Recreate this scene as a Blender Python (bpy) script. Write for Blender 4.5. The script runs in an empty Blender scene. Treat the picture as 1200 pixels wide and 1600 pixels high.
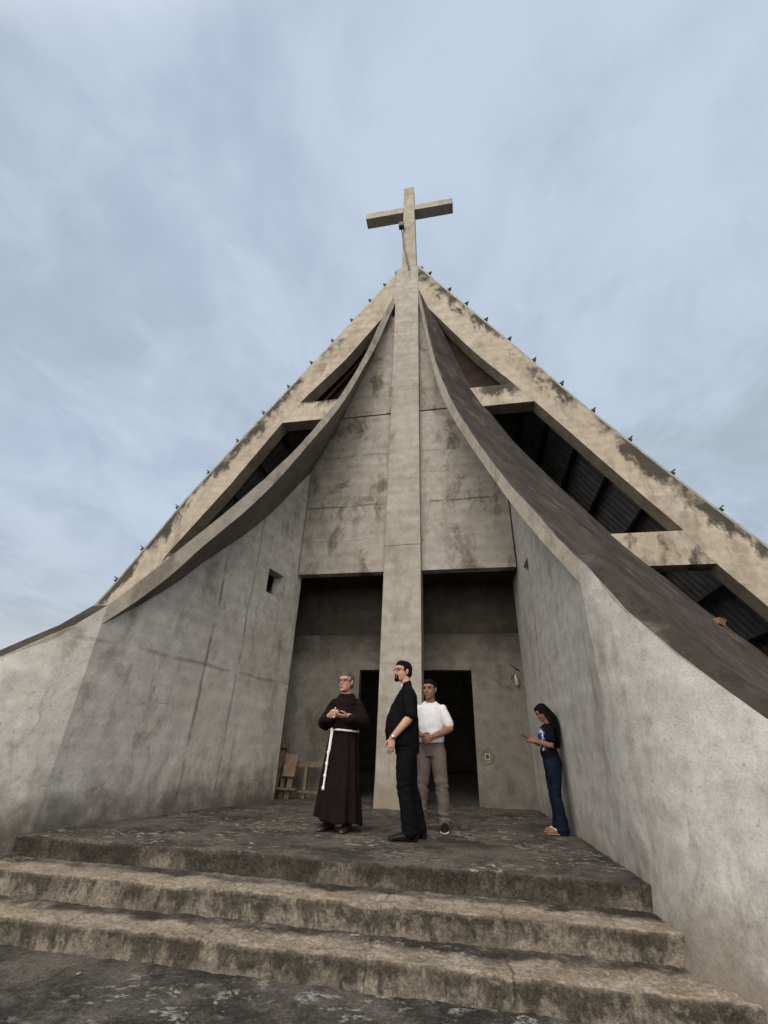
import bpy, bmesh, math, random
from mathutils import Vector, Matrix, noise as mnoise

random.seed(7)
scene = bpy.context.scene
col = scene.collection
PI = math.pi

# ------------------------------------------------------------------ camera
HC = 0.83
F_PX, PITCH, ROLL, YAW = 683.6, 28.69, 1.9635, 11.242      # photo is 1200x1600
cam_d = bpy.data.cameras.new("camera")
cam = bpy.data.objects.new("camera", cam_d)
col.objects.link(cam)
scene.camera = cam
_pi, _ro, _ya = (math.radians(a) for a in (PITCH, ROLL, YAW))
fw = Vector((-math.sin(_ya) * math.cos(_pi), math.cos(_ya) * math.cos(_pi), math.sin(_pi)))
rt = Vector((math.cos(_ya), math.sin(_ya), 0))
up = rt.cross(fw)
r2 = math.cos(_ro) * rt + math.sin(_ro) * up
u2 = -math.sin(_ro) * rt + math.cos(_ro) * up
cm = Matrix((r2, u2, -fw)).transposed().to_4x4()
cm.translation = (0, 0, HC)
cam.matrix_world = cm
cam_d.sensor_fit = 'AUTO'
cam_d.sensor_width = 36
cam_d.lens = 36 * F_PX / 1600
cam_d.clip_start = 0.05
cam_d.clip_end = 3000

# ------------------------------------------------------------------ exposure
scene.view_settings.view_transform = 'Standard'
scene.view_settings.look = 'None'
scene.view_settings.exposure = 0.0
scene.view_settings.gamma = 1.0
scene.view_settings.use_curve_mapping = False

# ------------------------------------------------------------------ node helpers
class NT:
    def __init__(s, nt):
        s.t = nt
        nt.nodes.clear()
    def n(s, typ, **kw):
        nd = s.t.nodes.new(typ)
        for k, v in kw.items():
            setattr(nd, k, v)
        return nd
    def put(s, sock, v):
        if isinstance(v, bpy.types.NodeSocket):
            s.t.links.new(v, sock)
        elif v is not None:
            if isinstance(v, (tuple, list)) and len(v) == 3 and sock.type == 'RGBA':
                v = (*v, 1)
            sock.default_value = v
    def noise(s, vec, scale=1, detail=6, rough=.55, dist=0):
        nd = s.n('ShaderNodeTexNoise')
        s.put(nd.inputs['Vector'], vec)
        nd.inputs['Scale'].default_value = scale
        nd.inputs['Detail'].default_value = detail
        nd.inputs['Roughness'].default_value = rough
        nd.inputs['Distortion'].default_value = dist
        return nd.outputs['Fac']
    def noisec(s, vec, scale=1, detail=3):
        nd = s.n('ShaderNodeTexNoise')
        s.put(nd.inputs['Vector'], vec)
        nd.inputs['Scale'].default_value = scale
        nd.inputs['Detail'].default_value = detail
        return nd.outputs['Color']
    def rng(s, v, a, b, c=0., d=1., smooth=True):
        nd = s.n('ShaderNodeMapRange')
        nd.interpolation_type = 'SMOOTHSTEP' if smooth else 'LINEAR'
        s.put(nd.inputs[0], v)
        for i, x in enumerate((a, b, c, d)):
            s.put(nd.inputs[i + 1], x)
        return nd.outputs[0]
    def math(s, op, a, b=None, clamp=False):
        nd = s.n('ShaderNodeMath', operation=op)
        nd.use_clamp = clamp
        s.put(nd.inputs[0], a)
        if b is not None:
            s.put(nd.inputs[1], b)
        return nd.outputs[0]
    def vmath(s, op, a, b=None):
        nd = s.n('ShaderNodeVectorMath', operation=op)
        s.put(nd.inputs[0], a)
        if b is not None:
            s.put(nd.inputs[1], b)
        return nd.outputs[0]
    def map(s, vec, scale=(1, 1, 1), loc=(0, 0, 0), rot=(0, 0, 0)):
        nd = s.n('ShaderNodeMapping')
        s.put(nd.inputs['Vector'], vec)
        nd.inputs['Scale'].default_value = scale
        nd.inputs['Location'].default_value = loc
        nd.inputs['Rotation'].default_value = rot
        return nd.outputs[0]
    def mix(s, f, a, b, mode='MIX'):
        nd = s.n('ShaderNodeMix', data_type='RGBA', blend_type=mode)
        s.put(nd.inputs[0], f)
        s.put(nd.inputs[6], a)
        s.put(nd.inputs[7], b)
        return nd.outputs[2]
    def sep(s, vec):
        nd = s.n('ShaderNodeSeparateXYZ')
        s.put(nd.inputs[0], vec)
        return nd.outputs
    def comb(s, x, y, z):
        nd = s.n('ShaderNodeCombineXYZ')
        for i, v in enumerate((x, y, z)):
            s.put(nd.inputs[i], v)
        return nd.outputs[0]
    def obj(s):
        return s.n('ShaderNodeTexCoord').outputs['Object']
    def attr(s, name):
        return s.n('ShaderNodeAttribute', attribute_name=name).outputs['Fac']
    def bump(s, h, strength=.3, dist=.02, normal=None):
        nd = s.n('ShaderNodeBump')
        s.put(nd.inputs['Height'], h)
        nd.inputs['Strength'].default_value = strength
        nd.inputs['Distance'].default_value = dist
        if normal is not None:
            s.put(nd.inputs['Normal'], normal)
        return nd.outputs[0]
    def out(s, color, rough=.9, normal=None, metal=0., spec=.3, **kw):
        b = s.n('ShaderNodeBsdfPrincipled')
        s.put(b.inputs['Base Color'], color)
        s.put(b.inputs['Roughness'], rough)
        s.put(b.inputs['Metallic'], metal)
        s.put(b.inputs['Specular IOR Level'], spec)
        for k, v in kw.items():
            s.put(b.inputs[k.replace('_', ' ')], v)
        if normal is not None:
            s.put(b.inputs['Normal'], normal)
        o = s.n('ShaderNodeOutputMaterial')
        s.t.links.new(b.outputs[0], o.inputs[0])
        return b

def newmat(name):
    m = bpy.data.materials.new(name)
    m.use_nodes = True
    return m, NT(m.node_tree)

# ------------------------------------------------------------------ world: overcast sky
SUN_EL, SUN_AZ = math.radians(36), math.atan2(-.14, -1.)     # low sun behind the camera, veiled by cloud
world = bpy.data.worlds.new("World")
scene.world = world
world.use_nodes = True
W = NT(world.node_tree)
sky = W.n('ShaderNodeTexSky', sky_type='NISHITA')
sky.sun_disc = False
sky.sun_elevation = SUN_EL
sky.sun_rotation = SUN_AZ
sky.air_density = 1.2
sky.dust_density = 2.0
gen = W.n('ShaderNodeTexCoord').outputs['Generated']
dx, dy, dz = W.sep(gen)
zz = W.math('ADD', W.math('MAXIMUM', dz, 0.0), .22)
pl = W.comb(W.math('DIVIDE', dx, zz), W.math('DIVIDE', dy, zz), 0)
plr = W.map(pl, scale=(1.15, 1.0, 1), rot=(0, 0, .9))
warp = W.noisec(plr, 1.1, 3)
plw = W.vmath('ADD', plr, W.vmath('MULTIPLY', warp, (.55, .55, .55)))
c1 = W.noise(plw, 1.5, 9, .56, .3)
c2 = W.noise(W.map(plw, loc=(4, 2, 1)), 4.2, 8, .6, .4)
c3 = W.noise(W.map(pl, loc=(1, 7, 0)), .8, 3, .5)
cl = W.math('ADD', W.math('MULTIPLY', c1, .62), W.math('MULTIPLY', c2, .38))
cl = W.rng(cl, .36, .62)
base = W.mix(W.rng(c3, .35, .65), (4.2, 5.15, 6.0), (4.6, 5.45, 6.85))
cloudy = W.mix(cl, base, (5.95, 7.0, 8.35))
low = W.rng(dz, .12, .5, 1, 0)
lowc = W.mix(cl, (3.4, 4.1, 5.15), (5.5, 6.15, 7.1))
cc = W.mix(W.math('MULTIPLY', low, .85), cloudy, lowc)
hor = W.rng(dz, 0.03, .30, 1, 0)
cc = W.mix(W.math('MULTIPLY', hor, .75), cc, (6.3, 6.5, 6.5))
mixc = W.mix(.10, cc, sky.outputs[0])
# unseen cloud round the sun behind the camera, brightened to light the walls
sdv = (math.sin(SUN_AZ) * math.cos(SUN_EL), math.cos(SUN_AZ) * math.cos(SUN_EL), math.sin(SUN_EL))
dn = W.n('ShaderNodeVectorMath', operation='DOT_PRODUCT')
W.put(dn.inputs[0], gen)
dn.inputs[1].default_value = sdv
glow = W.rng(dn.outputs['Value'], .44, .92)
mixc = W.mix(glow, mixc, (34.0, 31.5, 28.5))
bg = W.n('ShaderNodeBackground')
W.put(bg.inputs[0], mixc)
bg.inputs[1].default_value = .1
wo = W.n('ShaderNodeOutputWorld')
W.t.links.new(bg.outputs[0], wo.inputs[0])

# ------------------------------------------------------------------ sun
sd = bpy.data.lights.new("sun", 'SUN')
sd.energy = .82
sd.angle = math.radians(28)
sd.color = (1.0, .90, .76)
sun = bpy.data.objects.new("sun", sd)
col.objects.link(sun)
sdir = Vector((math.sin(SUN_AZ) * math.cos(SUN_EL), math.cos(SUN_AZ) * math.cos(SUN_EL), math.sin(SUN_EL)))
sun.rotation_euler = (-sdir).to_track_quat('-Z', 'Y').to_euler()
sun.location = sdir * 40

# ------------------------------------------------------------------ materials
def concrete(name, ca, cb, streak=.4, streakc=(.10, .085, .07), crack=.5, joints=(), patch=.4, patchc=(.42, .40, .36),
             mold=0., moldc=(.024, .021, .019), edge_mold=False, damp=None, bump=.35, blotch=.5, blotchc=(.17, .14, .11), vjoints=(), K=.70, top_shade=None):
    m, N = newmat(name)
    ca, cb, patchc, blotchc = (tuple(x * K for x in q) for q in (ca, cb, patchc, blotchc))
    P = N.obj()
    wp = N.vmath('ADD', P, N.vmath('MULTIPLY', N.vmath('SUBTRACT', N.noisec(P, 2.2, 4), (.5, .5, .5)), (.35, .35, .35)))
    big = N.rng(N.noise(P, .55, 5, .6, .6), .33, .66)
    c = N.mix(big, ca, cb)
    # repair patches, paler and cleaner
    pf = N.rng(N.noise(N.map(wp, loc=(3, 1, 5)), .9, 8, .62), .53, .57)
    c = N.mix(N.math('MULTIPLY', pf, patch), c, patchc)
    # blotches
    bf = N.rng(N.noise(N.map(wp, loc=(9, 4, 2), scale=(1, 1, .6)), 1.5, 10, .68), .51, .64)
    c = N.mix(N.math('MULTIPLY', bf, blotch), c, blotchc)
    # cloudy mid variation
    mid = N.noise(P, 5, 8, .62)
    c = N.mix(1., c, N.mix(N.rng(mid, .3, .7), (.85, .845, .84), (1.10, 1.10, 1.09)), 'MULTIPLY')
    # vertical streaks
    sv = N.map(wp, scale=(3.6, 3.6, .20))
    sf = N.rng(N.noise(sv, 1.7, 9, .66), .51, .66)
    sf = N.math('MULTIPLY', sf, N.rng(N.noise(P, .8, 3), .38, .6))
    c = N.mix(N.math('MULTIPLY', sf, streak), c, streakc)
    x, y, z = N.sep(P)
    wx, wy, wz = N.sep(wp)
    def line(coord, pos, w, st, cc):
        d = N.math('ABSOLUTE', N.math('SUBTRACT', coord, pos))
        f = N.rng(d, 0, w, 1, 0)
        f = N.math('MULTIPLY', f, N.rng(N.noise(P, 2.3, 4), .36, .56))
        return N.mix(N.math('MULTIPLY', f, st), c, cc)
    j2x, j2y, j2z = N.sep(N.vmath('ADD', P, N.vmath('MULTIPLY', N.vmath('SUBTRACT', N.noisec(P, 1.1, 5), (.5, .5, .5)), (.16, .16, .16))))
    for (pos, w, st) in joints:
        c = line(j2z, pos, w, st, (.07, .055, .045))
    for (pos, w, st) in vjoints:
        c = line(j2y, pos, w, st, (.11, .095, .08))
    # cracks
    vn = N.n('ShaderNodeTexVoronoi', feature='DISTANCE_TO_EDGE')
    N.put(vn.inputs['Vector'], wp)
    vn.inputs['Scale'].default_value = .75
    cf = N.rng(vn.outputs['Distance'], .0, .008, 1, 0)
    cf = N.math('MULTIPLY', cf, N.rng(N.noise(N.map(P, loc=(2, 8, 3)), .7, 3), .48, .62))
    c = N.mix(N.math('MULTIPLY', cf, crack * .6), c, (.07, .055, .045))
    h = None
    if mold > 0:
        mf = N.noise(N.map(wp, scale=(1, 1, .45), loc=(5, 5, 5)), 2.4, 10, .7)
        if edge_mold:
            e = N.attr('edge')
            mf = N.math('SUBTRACT', mf, N.math('MULTIPLY', e, .42))
            mf = N.rng(mf, .31, .43)
            mf = N.math('MULTIPLY', mf, N.rng(N.math('ADD', N.noise(P, .9, 5, .6), N.rng(z, 4., 11., .10, -.07, False)), .42, .54))
        else:
            mf = N.rng(mf, .52, .66)
        c = N.mix(N.math('MULTIPLY', mf, mold), c, moldc)
    if damp:
        z0, z1, dc, ds = damp
        dn = N.math('ADD', z, N.math('MULTIPLY', N.math('SUBTRACT', N.noise(P, 2.5, 7, .65), .5), 1.1))
        df = N.rng(dn, z0, z1, 1, 0)
        c = N.mix(N.math('MULTIPLY', df, ds), c, dc)
    if top_shade:  # ragged darkening towards the top, recess shade painted into the colour
        z0, z1, dc, ds = top_shade
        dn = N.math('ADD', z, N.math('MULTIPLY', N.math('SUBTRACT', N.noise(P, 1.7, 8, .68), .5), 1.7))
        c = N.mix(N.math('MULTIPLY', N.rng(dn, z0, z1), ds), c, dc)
    # faint formwork lifts
    lift = N.noise(N.comb(0, 0, N.math('ADD', z, N.math('MULTIPLY', mid, .05))), 5.5, 2, .4)
    c = N.mix(1., c, N.mix(N.rng(lift, .35, .65), (.93, .93, .93), (1.05, 1.05, 1.05)), 'MULTIPLY')
    # fine grain and pits
    fine = N.noise(P, 55, 4, .7)
    c = N.mix(1., c, N.mix(N.rng(fine, .25, .75), (.86, .86, .86), (1.1, 1.1, 1.1)), 'MULTIPLY')
    pit = N.rng(N.noise(P, 28, 2, .5), .66, .72)
    c = N.mix(N.math('MULTIPLY', pit, .35), c, (.08, .07, .06))
    hh = N.math('ADD', N.math('MULTIPLY', mid, .7), N.math('MULTIPLY', fine, .22))
    hh = N.math('SUBTRACT', hh, N.math('MULTIPLY', cf, .25 * min(1, crack)))
    hh = N.math('ADD', hh, N.math('MULTIPLY', N.noise(N.map(P, scale=(1, 1, .6)), 1.4, 4, .5), 1.4))
    nb = N.bump(hh, bump, .035)
    N.out(c, .93, nb, spec=.2)
    return m

BEIGE_A, BEIGE_B = (.425, .38, .31), (.505, .455, .38)
GREY_A, GREY_B = (.30, .285, .255), (.37, .36, .335)
M = {}
M['pillar'] = concrete('pillar_concrete', (.395, .375, .335), (.46, .44, .40), streak=.35, crack=.25, patch=.5, patchc=(.46, .435, .39), blotch=.45,
                       blotchc=(.22, .19, .15), joints=((4.75, .02, .9), (6.6, .012, .5), (9.4, .012, .45), (11.6, .012, .4), (2.3, .012, .3)),
                       damp=(.05, .7, (.26, .22, .17), .7), bump=.3)
M['beam'] = concrete('beam_concrete', BEIGE_A, BEIGE_B, streak=.55, streakc=(.14, .11, .085), crack=.35, patch=.3, patchc=(.50, .44, .36),
                     mold=.9, edge_mold=True, blotch=.45, blotchc=(.20, .165, .125))
M['beam_mould'] = concrete('mouldy_beam_concrete', (.40, .345, .27), (.47, .41, .33), streak=.8, streakc=(.06, .05, .042), crack=.3, mold=.85, blotch=.5, blotchc=(.16, .13, .10))
M['cross'] = concrete('cross_concrete', (.40, .37, .31), (.46, .43, .37), streak=.3, crack=.1, patch=.2, blotch=.35, blotchc=(.25, .22, .17), bump=.25)
M['front_wall'] = concrete('front_wall_plaster', (.40, .375, .33), (.475, .455, .415), streak=.5, crack=.85, patch=.5, patchc=(.50, .49, .46), blotch=.8,
                           joints=((5.9, .035, .9), (7.35, .02, .7), (5.0, .012, .45)), blotchc=(.14, .112, .085))
M['wall_l'] = concrete('side_wall_plaster', (.455, .44, .41), (.535, .52, .49), streak=.42, streakc=(.15, .13, .11), crack=.5, patch=.6, patchc=(.56, .555, .53), blotch=.5,
                       joints=((1.95, .05, .5),), vjoints=((6.6, .05, .8), (7.35, .035, .65)), K=.84, bump=.5, damp=(-.15, .62, (.075, .065, .052), .85))
M['wall_r'] = concrete('side_wall_plaster_cool', (.44, .435, .415), (.51, .51, .495), K=.76, bump=.5, streak=.55, streakc=(.15, .135, .115), crack=0., patch=.6, patchc=(.50, .51, .50), blotch=.35, blotchc=(.19, .175, .15),
                       damp=(-.42, .38, (.115, .092, .066), .8))
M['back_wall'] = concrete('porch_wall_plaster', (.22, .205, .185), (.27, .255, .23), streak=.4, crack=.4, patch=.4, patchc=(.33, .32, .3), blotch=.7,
                          blotchc=(.12, .105, .085), joints=((3.1, .03, .8),), top_shade=(2.2, 3.35, (.034, .030, .026), .9), K=.54)  # dark upper band is the porch shade put into the plaster colour
M['stain_shade_wall'] = concrete('mouldy_shaded_plaster', (.034, .030, .026), (.055, .049, .043), streak=.5, streakc=(.04, .035, .03), crack=.2, patch=.2, patchc=(.09, .08, .07),  # mould patches over a near-black base with the recess shade painted in
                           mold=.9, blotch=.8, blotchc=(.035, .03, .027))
M['rib'] = concrete('rib_concrete', (.38, .35, .30), (.45, .42, .37), streak=.5, crack=.4, patch=.4, blotch=.6)
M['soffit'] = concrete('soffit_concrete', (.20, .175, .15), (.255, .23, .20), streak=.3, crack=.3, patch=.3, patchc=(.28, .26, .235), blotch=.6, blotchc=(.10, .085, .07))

def weathered_top():
    m, N = newmat('weathered_slab_top')
    P = N.obj()
    a = N.attr('along')
    wp = N.vmath('ADD', P, N.vmath('MULTIPLY', N.noisec(P, 1.5, 4), (.4, .4, .4)))
    n1 = N.noise(wp, 1.3, 9, .65)
    c = N.mix(N.rng(n1, .35, .65), (.028, .0238, .0215), (.052, .045, .040))
    # paler rubbed streaks running down the slope
    s1 = N.noise(N.map(wp, scale=(1.2, 1.2, .7)), 1.1, 10, .68)
    k = N.rng(s1, .54, .68)
    c = N.mix(N.math('MULTIPLY', k, .6), c, (.125, .112, .096))
    pale = N.math('MULTIPLY', N.rng(N.math('ADD', a, N.math('MULTIPLY', N.noise(wp, 3.5, 7, .7), 1.1)), .42, .66, 1, 0), .7)
    c = N.mix(pale, c, (.17, .145, .115))
    d = N.rng(N.noise(P, 4, 10, .75), .50, .60)
    c = N.mix(N.math('MULTIPLY', d, .65), c, (.017, .015, .0135))
    f = N.noise(P, 45, 4, .7)
    c = N.mix(1., c, N.mix(f, (.75, .75, .75), (1.25, 1.25, 1.25)), 'MULTIPLY')
    N.out(c, .95, N.bump(N.math('ADD', N.noise(P, 7, 8, .7), N.math('MULTIPLY', f, .4)), .5, .03), spec=.15)
    return m
M['slab_top'] = weathered_top()

def floor_mat(name, tread, dark, pale, fleck=.5):
    """Mouldy old concrete. 'lip' attribute is 1 near a nosing, 'riser' 1 on an upright face."""
    m, N = newmat(name)
    P = N.obj()
    wp = N.vmath('ADD', P, N.vmath('MULTIPLY', N.vmath('SUBTRACT', N.noisec(P, 3.0, 5), (.5, .5, .5)), (.22, .22, .22)))
    n1 = N.noise(N.map(wp, scale=(1, 1.3, 1)), 1.1, 10, .68)
    n2 = N.noise(N.map(wp, loc=(7, 3, 1)), 4.5, 10, .7)
    lip = N.attr('lip')
    ris = N.attr('riser')
    # tread tone
    f = N.rng(N.math('ADD', N.math('MULTIPLY', n1, .6), N.math('MULTIPLY', n2, .4)), .40, .60)
    ct = N.mix(f, dark, (.105, .096, .085))
    if tread:
        och = N.rng(N.math('ADD', N.math('ADD', lip, N.math('MULTIPLY', n1, 1.1)), N.math('MULTIPLY', n2, .55)), 0.80, 1.22)
        och2 = N.mix(N.rng(n2, .4, .6), (.215, .178, .135), (.30, .265, .215))
        ct = N.mix(N.math('MULTIPLY', och, .9), ct, och2)
    # white lichen flecks
    fl = N.noise(N.map(wp, scale=(1, 1.5, 1), loc=(1, 5, 9)), 9, 10, .75)
    patchn = N.rng(N.noise(P, 1.0, 6, .65), .45, .57)
    fl = N.math('MULTIPLY', N.rng(fl, .53, .58), patchn)
    ct = N.mix(N.math('MULTIPLY', fl, fleck), ct, pale)
    # riser tone: stained from the top, streaks
    sv = N.map(wp, scale=(4.2, 4.2, 1.0))
    s = N.noise(sv, 1.7, 9, .66)
    cr = N.mix(N.rng(N.noise(wp, 2.1, 8, .65), .36, .62), (.105, .094, .078), (.20, .18, .147))
    top = N.attr('high')
    sf = N.rng(N.math('ADD', N.math('ADD', s, N.math('MULTIPLY', N.math('SUBTRACT', n2, .5), .7)), N.math('MULTIPLY', N.math('SUBTRACT', top, .5), .26)), .44, .60)
    cr = N.mix(N.math('MULTIPLY', sf, .72), cr, (.022, .019, .016))
    pk = N.rng(N.noise(N.map(wp, loc=(4, 4, 8)), 6, 9, .7), .56, .64)
    cr = N.mix(N.math('MULTIPLY', pk, .55), cr, (.20, .19, .17))
    if not tread:
        cr = N.mix(N.math('MULTIPLY', N.rng(n1, .36, .52), .8), cr, (.026, .023, .020))
    c = N.mix(ris, ct, cr)
    x, y, z = N.sep(wp)
    for xj in (-4.35, -3.05, -1.95, -.78, .12, .86):
        d = N.math('ABSOLUTE', N.math('SUBTRACT', x, xj + (.0 if tread else .31)))
        jf = N.math('MULTIPLY', N.rng(d, .0, .016, 1, 0), N.rng(N.noise(P, 1.9, 3), .42, .56))
        c = N.mix(N.math('MULTIPLY', jf, .55), c, (.016, .014, .012))
    f3 = N.noise(P, 34, 7, .8)
    f4 = N.noise(P, 95, 4, .75)
    c = N.mix(1., c, N.mix(N.rng(f3, .30, .70), (.50, .50, .50), (1.45, 1.44, 1.42)), 'MULTIPLY')
    c = N.mix(1., c, N.mix(N.rng(f4, .30, .70), (.72, .72, .72), (1.26, 1.26, 1.25)), 'MULTIPLY')
    spk = N.rng(N.noise(N.map(P, loc=(3, 3, 3)), 60, 3, .6), .66, .72)
    c = N.mix(N.math('MULTIPLY', spk, .55), c, pale)
    h = N.math('ADD', N.math('MULTIPLY', n2, 1.), N.math('MULTIPLY', f3, .45))
    h = N.math('ADD', h, N.math('MULTIPLY', fl, .15))
    N.out(c, .93, N.bump(h, .9, .035), spec=.15)
    return m
M['platform'] = floor_mat('porch_floor_concrete', False, (.030, .0275, .0255), (.29, .28, .255), .95)
M['step'] = floor_mat('step_concrete', True, (.030, .027, .024), (.30, .285, .255), .75)
M['ground'] = floor_mat('forecourt_concrete', False, (.027, .0258, .0245), (.26, .255, .245), 1.)

def simple(name, c, rough=.6, metal=0., var=.25, scale=12, bump=0., spec=.4, **kw):
    m, N = newmat(name)
    P = N.obj()
    n = N.noise(P, scale, 6, .6)
    cc = N.mix(N.rng(n, .3, .7), tuple(x * (1 - var) for x in c), tuple(min(1, x * (1 + var)) for x in c))
    nb = N.bump(N.noise(P, scale * 3, 5, .6), bump, .01) if bump else None
    N.out(cc, rough, nb, metal, spec, **kw)
    return m
M['sheet'] = simple('weathered_metal_sheet', (.34, .35, .38), .55, .2, .2, 3)
M['trim'] = simple('grey_green_metal_trim', (.16, .175, .165), .5, .2, .25, 5)
M['steel'] = simple('dark_painted_steel', (.035, .035, .038), .55, .2, .3, 6)
M['board'] = simple('brown_closing_board', (.032, .0225, .0195), .9, 0, .2, 3, 0, .1)
M['rust'] = simple('rusty_steel', (.055, .028, .017), .85, 0, .4, 9)
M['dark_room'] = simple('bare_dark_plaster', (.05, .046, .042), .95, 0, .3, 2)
M['wood'] = simple('old_grey_timber', (.105, .085, .064), .85, 0, .35, 8, .3)
M['wood2'] = simple('brown_plywood', (.14, .10, .068), .8, 0, .3, 7, .2)
M['black_plastic'] = simple('black_plastic', (.02, .02, .022), .5)
M['brick'] = simple('fired_clay', (.24, .12, .065), .9, 0, .25, 30, .3)
M['white_enamel'] = simple('dusty_white_plastic', (.28, .28, .27), .5, 0, .15, 30)
M['chip'] = simple('pale_mortar', (.20, .19, .165), .95, 0, .25, 40, .5)
M['bark'] = simple('grey_bark', (.11, .085, .065), .95, 0, .4, 14, .6)
M['leaf'] = simple('dull_green_leaf', (.06, .085, .03), .7, 0, .4, 3)

# ------------------------------------------------------------------ object helpers
def link(o, parent=None, loc0=None):
    col.objects.link(o)
    if parent is not None:
        o.parent = parent
        if loc0 is not None:
            o.matrix_parent_inverse = Matrix.Translation(loc0).inverted()
    return o

def mesh_obj(name, bm, mats, parent=None, loc0=None, smooth=False):
    me = bpy.data.meshes.new(name)
    bmesh.ops.recalc_face_normals(bm, faces=bm.faces)
    bm.to_mesh(me)
    bm.free()
    if not isinstance(mats, (list, tuple)):
        mats = [mats]
    for m in mats:
        me.materials.append(m)
    if smooth:
        for p in me.polygons:
            p.use_smooth = True
    return link(bpy.data.objects.new(name, me), parent, loc0)

def tag(o, label=None, cat=None, group=None, kind=None):
    for k, v in (('label', label), ('category', cat), ('group', group), ('kind', kind)):
        if v:
            o[k] = v
    return o

def empty(name, loc, rz=0, **kw):
    o = bpy.data.objects.new(name, None)
    col.objects.link(o)
    o.location = loc
    o.rotation_euler = (0, 0, rz)
    o.empty_display_size = .2
    return tag(o, **kw)

def box(bm, x0, x1, y0, y1, z0, z1, mi=0):
    v = [bm.verts.new(p) for p in ((x0, y0, z0), (x1, y0, z0), (x1, y1, z0), (x0, y1, z0), (x0, y0, z1), (x1, y0, z1), (x1, y1, z1), (x0, y1, z1))]
    for f in ((3, 2, 1, 0), (4, 5, 6, 7), (0, 1, 5, 4), (1, 2, 6, 5), (2, 3, 7, 6), (3, 0, 4, 7)):
        bm.faces.new([v[i] for i in f]).material_index = mi
    return v

def obox(bm, p0, p1, w, h, upv=(0, 0, 1)):
    """box beam from p0 to p1, width w, height h"""
    p0, p1 = Vector(p0), Vector(p1)
    t = (p1 - p0).normalized()
    a = t.cross(Vector(upv))
    if a.length < 1e-4:
        a = t.cross(Vector((1, 0, 0)))
    a.normalize()
    b = a.cross(t)
    v = []
    for p in (p0, p1):
        for s, q in ((-1, -1), (1, -1), (1, 1), (-1, 1)):
            v.append(bm.verts.new(p + a * (s * w / 2) + b * (q * h / 2)))
    for f in ((3, 2, 1, 0), (4, 5, 6, 7), (0, 1, 5, 4), (1, 2, 6, 5), (2, 3, 7, 6), (3, 0, 4, 7)):
        bm.faces.new([v[i] for i in f])

def tube(bm, pts, rad, n=14, ref=(1, 0, 0), caps=True):
    pts = [Vector(p) for p in pts]
    R = [(r, r) if not isinstance(r, (tuple, list)) else r for r in rad]
    ref = Vector(ref)
    tang = []
    for i in range(len(pts)):
        a = pts[max(i - 1, 0)]
        b = pts[min(i + 1, len(pts) - 1)]
        tang.append((b - a).normalized())
    P, T, RR = list(pts), list(tang), list(R)
    if caps:
        r0, r1 = min(R[0]), min(R[-1])
        P = [pts[0] - tang[0] * r0 * .85, pts[0] - tang[0] * r0 * .5] + P + [pts[-1] + tang[-1] * r1 * .5, pts[-1] + tang[-1] * r1 * .85]
        T = [tang[0]] * 2 + T + [tang[-1]] * 2
        RR = [(R[0][0] * .5, R[0][1] * .5), (R[0][0] * .86, R[0][1] * .86)] + RR + [(R[-1][0] * .86, R[-1][1] * .86), (R[-1][0] * .5, R[-1][1] * .5)]
    rings = []
    for p, t, r in zip(P, T, RR):
        a = ref - t * ref.dot(t)
        if a.length < 1e-3:
            a = Vector((0, 1, 0)) - t * t.y
        a.normalize()
        b = t.cross(a)
        rings.append([bm.verts.new(p + a * (r[0] * math.cos(2 * PI * k / n)) + b * (r[1] * math.sin(2 * PI * k / n))) for k in range(n)])
    for i in range(len(rings) - 1):
        for k in range(n):
            bm.faces.new((rings[i][k], rings[i][(k + 1) % n], rings[i + 1][(k + 1) % n], rings[i + 1][k]))
    bm.faces.new(list(reversed(rings[0])))
    bm.faces.new(rings[-1])

def ell(bm, c, r, mat=None, sub=3):
    if not isinstance(r, (tuple, list)):
        r = (r, r, r)
    Mx = Matrix.Translation(c) @ Matrix.Diagonal((*r, 1))
    if mat is not None:
        Mx = mat @ Mx
    bmesh.ops.create_icosphere(bm, subdivisions=sub, radius=1, matrix=Mx)

def interp(tab, s):
    """monotone-ish cubic through (s, z) table, linear beyond it"""
    n = len(tab)
    if s <= tab[0][0]:
        (a, b), (c, d) = tab[0], tab[1]
        return b + (s - a) * (d - b) / (c - a)
    if s >= tab[-1][0]:
        (a, b), (c, d) = tab[-2], tab[-1]
        return d + (s - c) * (d - b) / (c - a)
    for i in range(n - 1):
        if tab[i][0] <= s <= tab[i + 1][0]:
            break
    def sl(k):
        if k == 0:
            return (tab[1][1] - tab[0][1]) / (tab[1][0] - tab[0][0])
        if k == n - 1:
            return (tab[-1][1] - tab[-2][1]) / (tab[-1][0] - tab[-2][0])
        return (tab[k + 1][1] - tab[k - 1][1]) / (tab[k + 1][0] - tab[k - 1][0])
    x0, y0 = tab[i]
    x1, y1 = tab[i + 1]
    h = x1 - x0
    t = (s - x0) / h
    return (2 * t**3 - 3 * t**2 + 1) * y0 + (t**3 - 2 * t**2 + t) * h * sl(i) + (-2 * t**3 + 3 * t**2) * y1 + (t**3 - t**2) * h * sl(i + 1)

# ------------------------------------------------------------------ church
XC = -1.28
BASE = Vector((XC, 8.55, 0))
church = empty('concrete_church', BASE, label='bare concrete tent-shaped church with curved side walls and steep metal roof', cat='church')
def part(name, bm, mats, smooth=False, parent=None):
    o = mesh_obj(name, bm, mats, church, BASE, smooth)
    o.data.set_sharp_from_angle(angle=.6)
    if parent is not None:
        o.parent = parent
        o.matrix_parent_inverse = Matrix.Identity(4)
    return o

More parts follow.
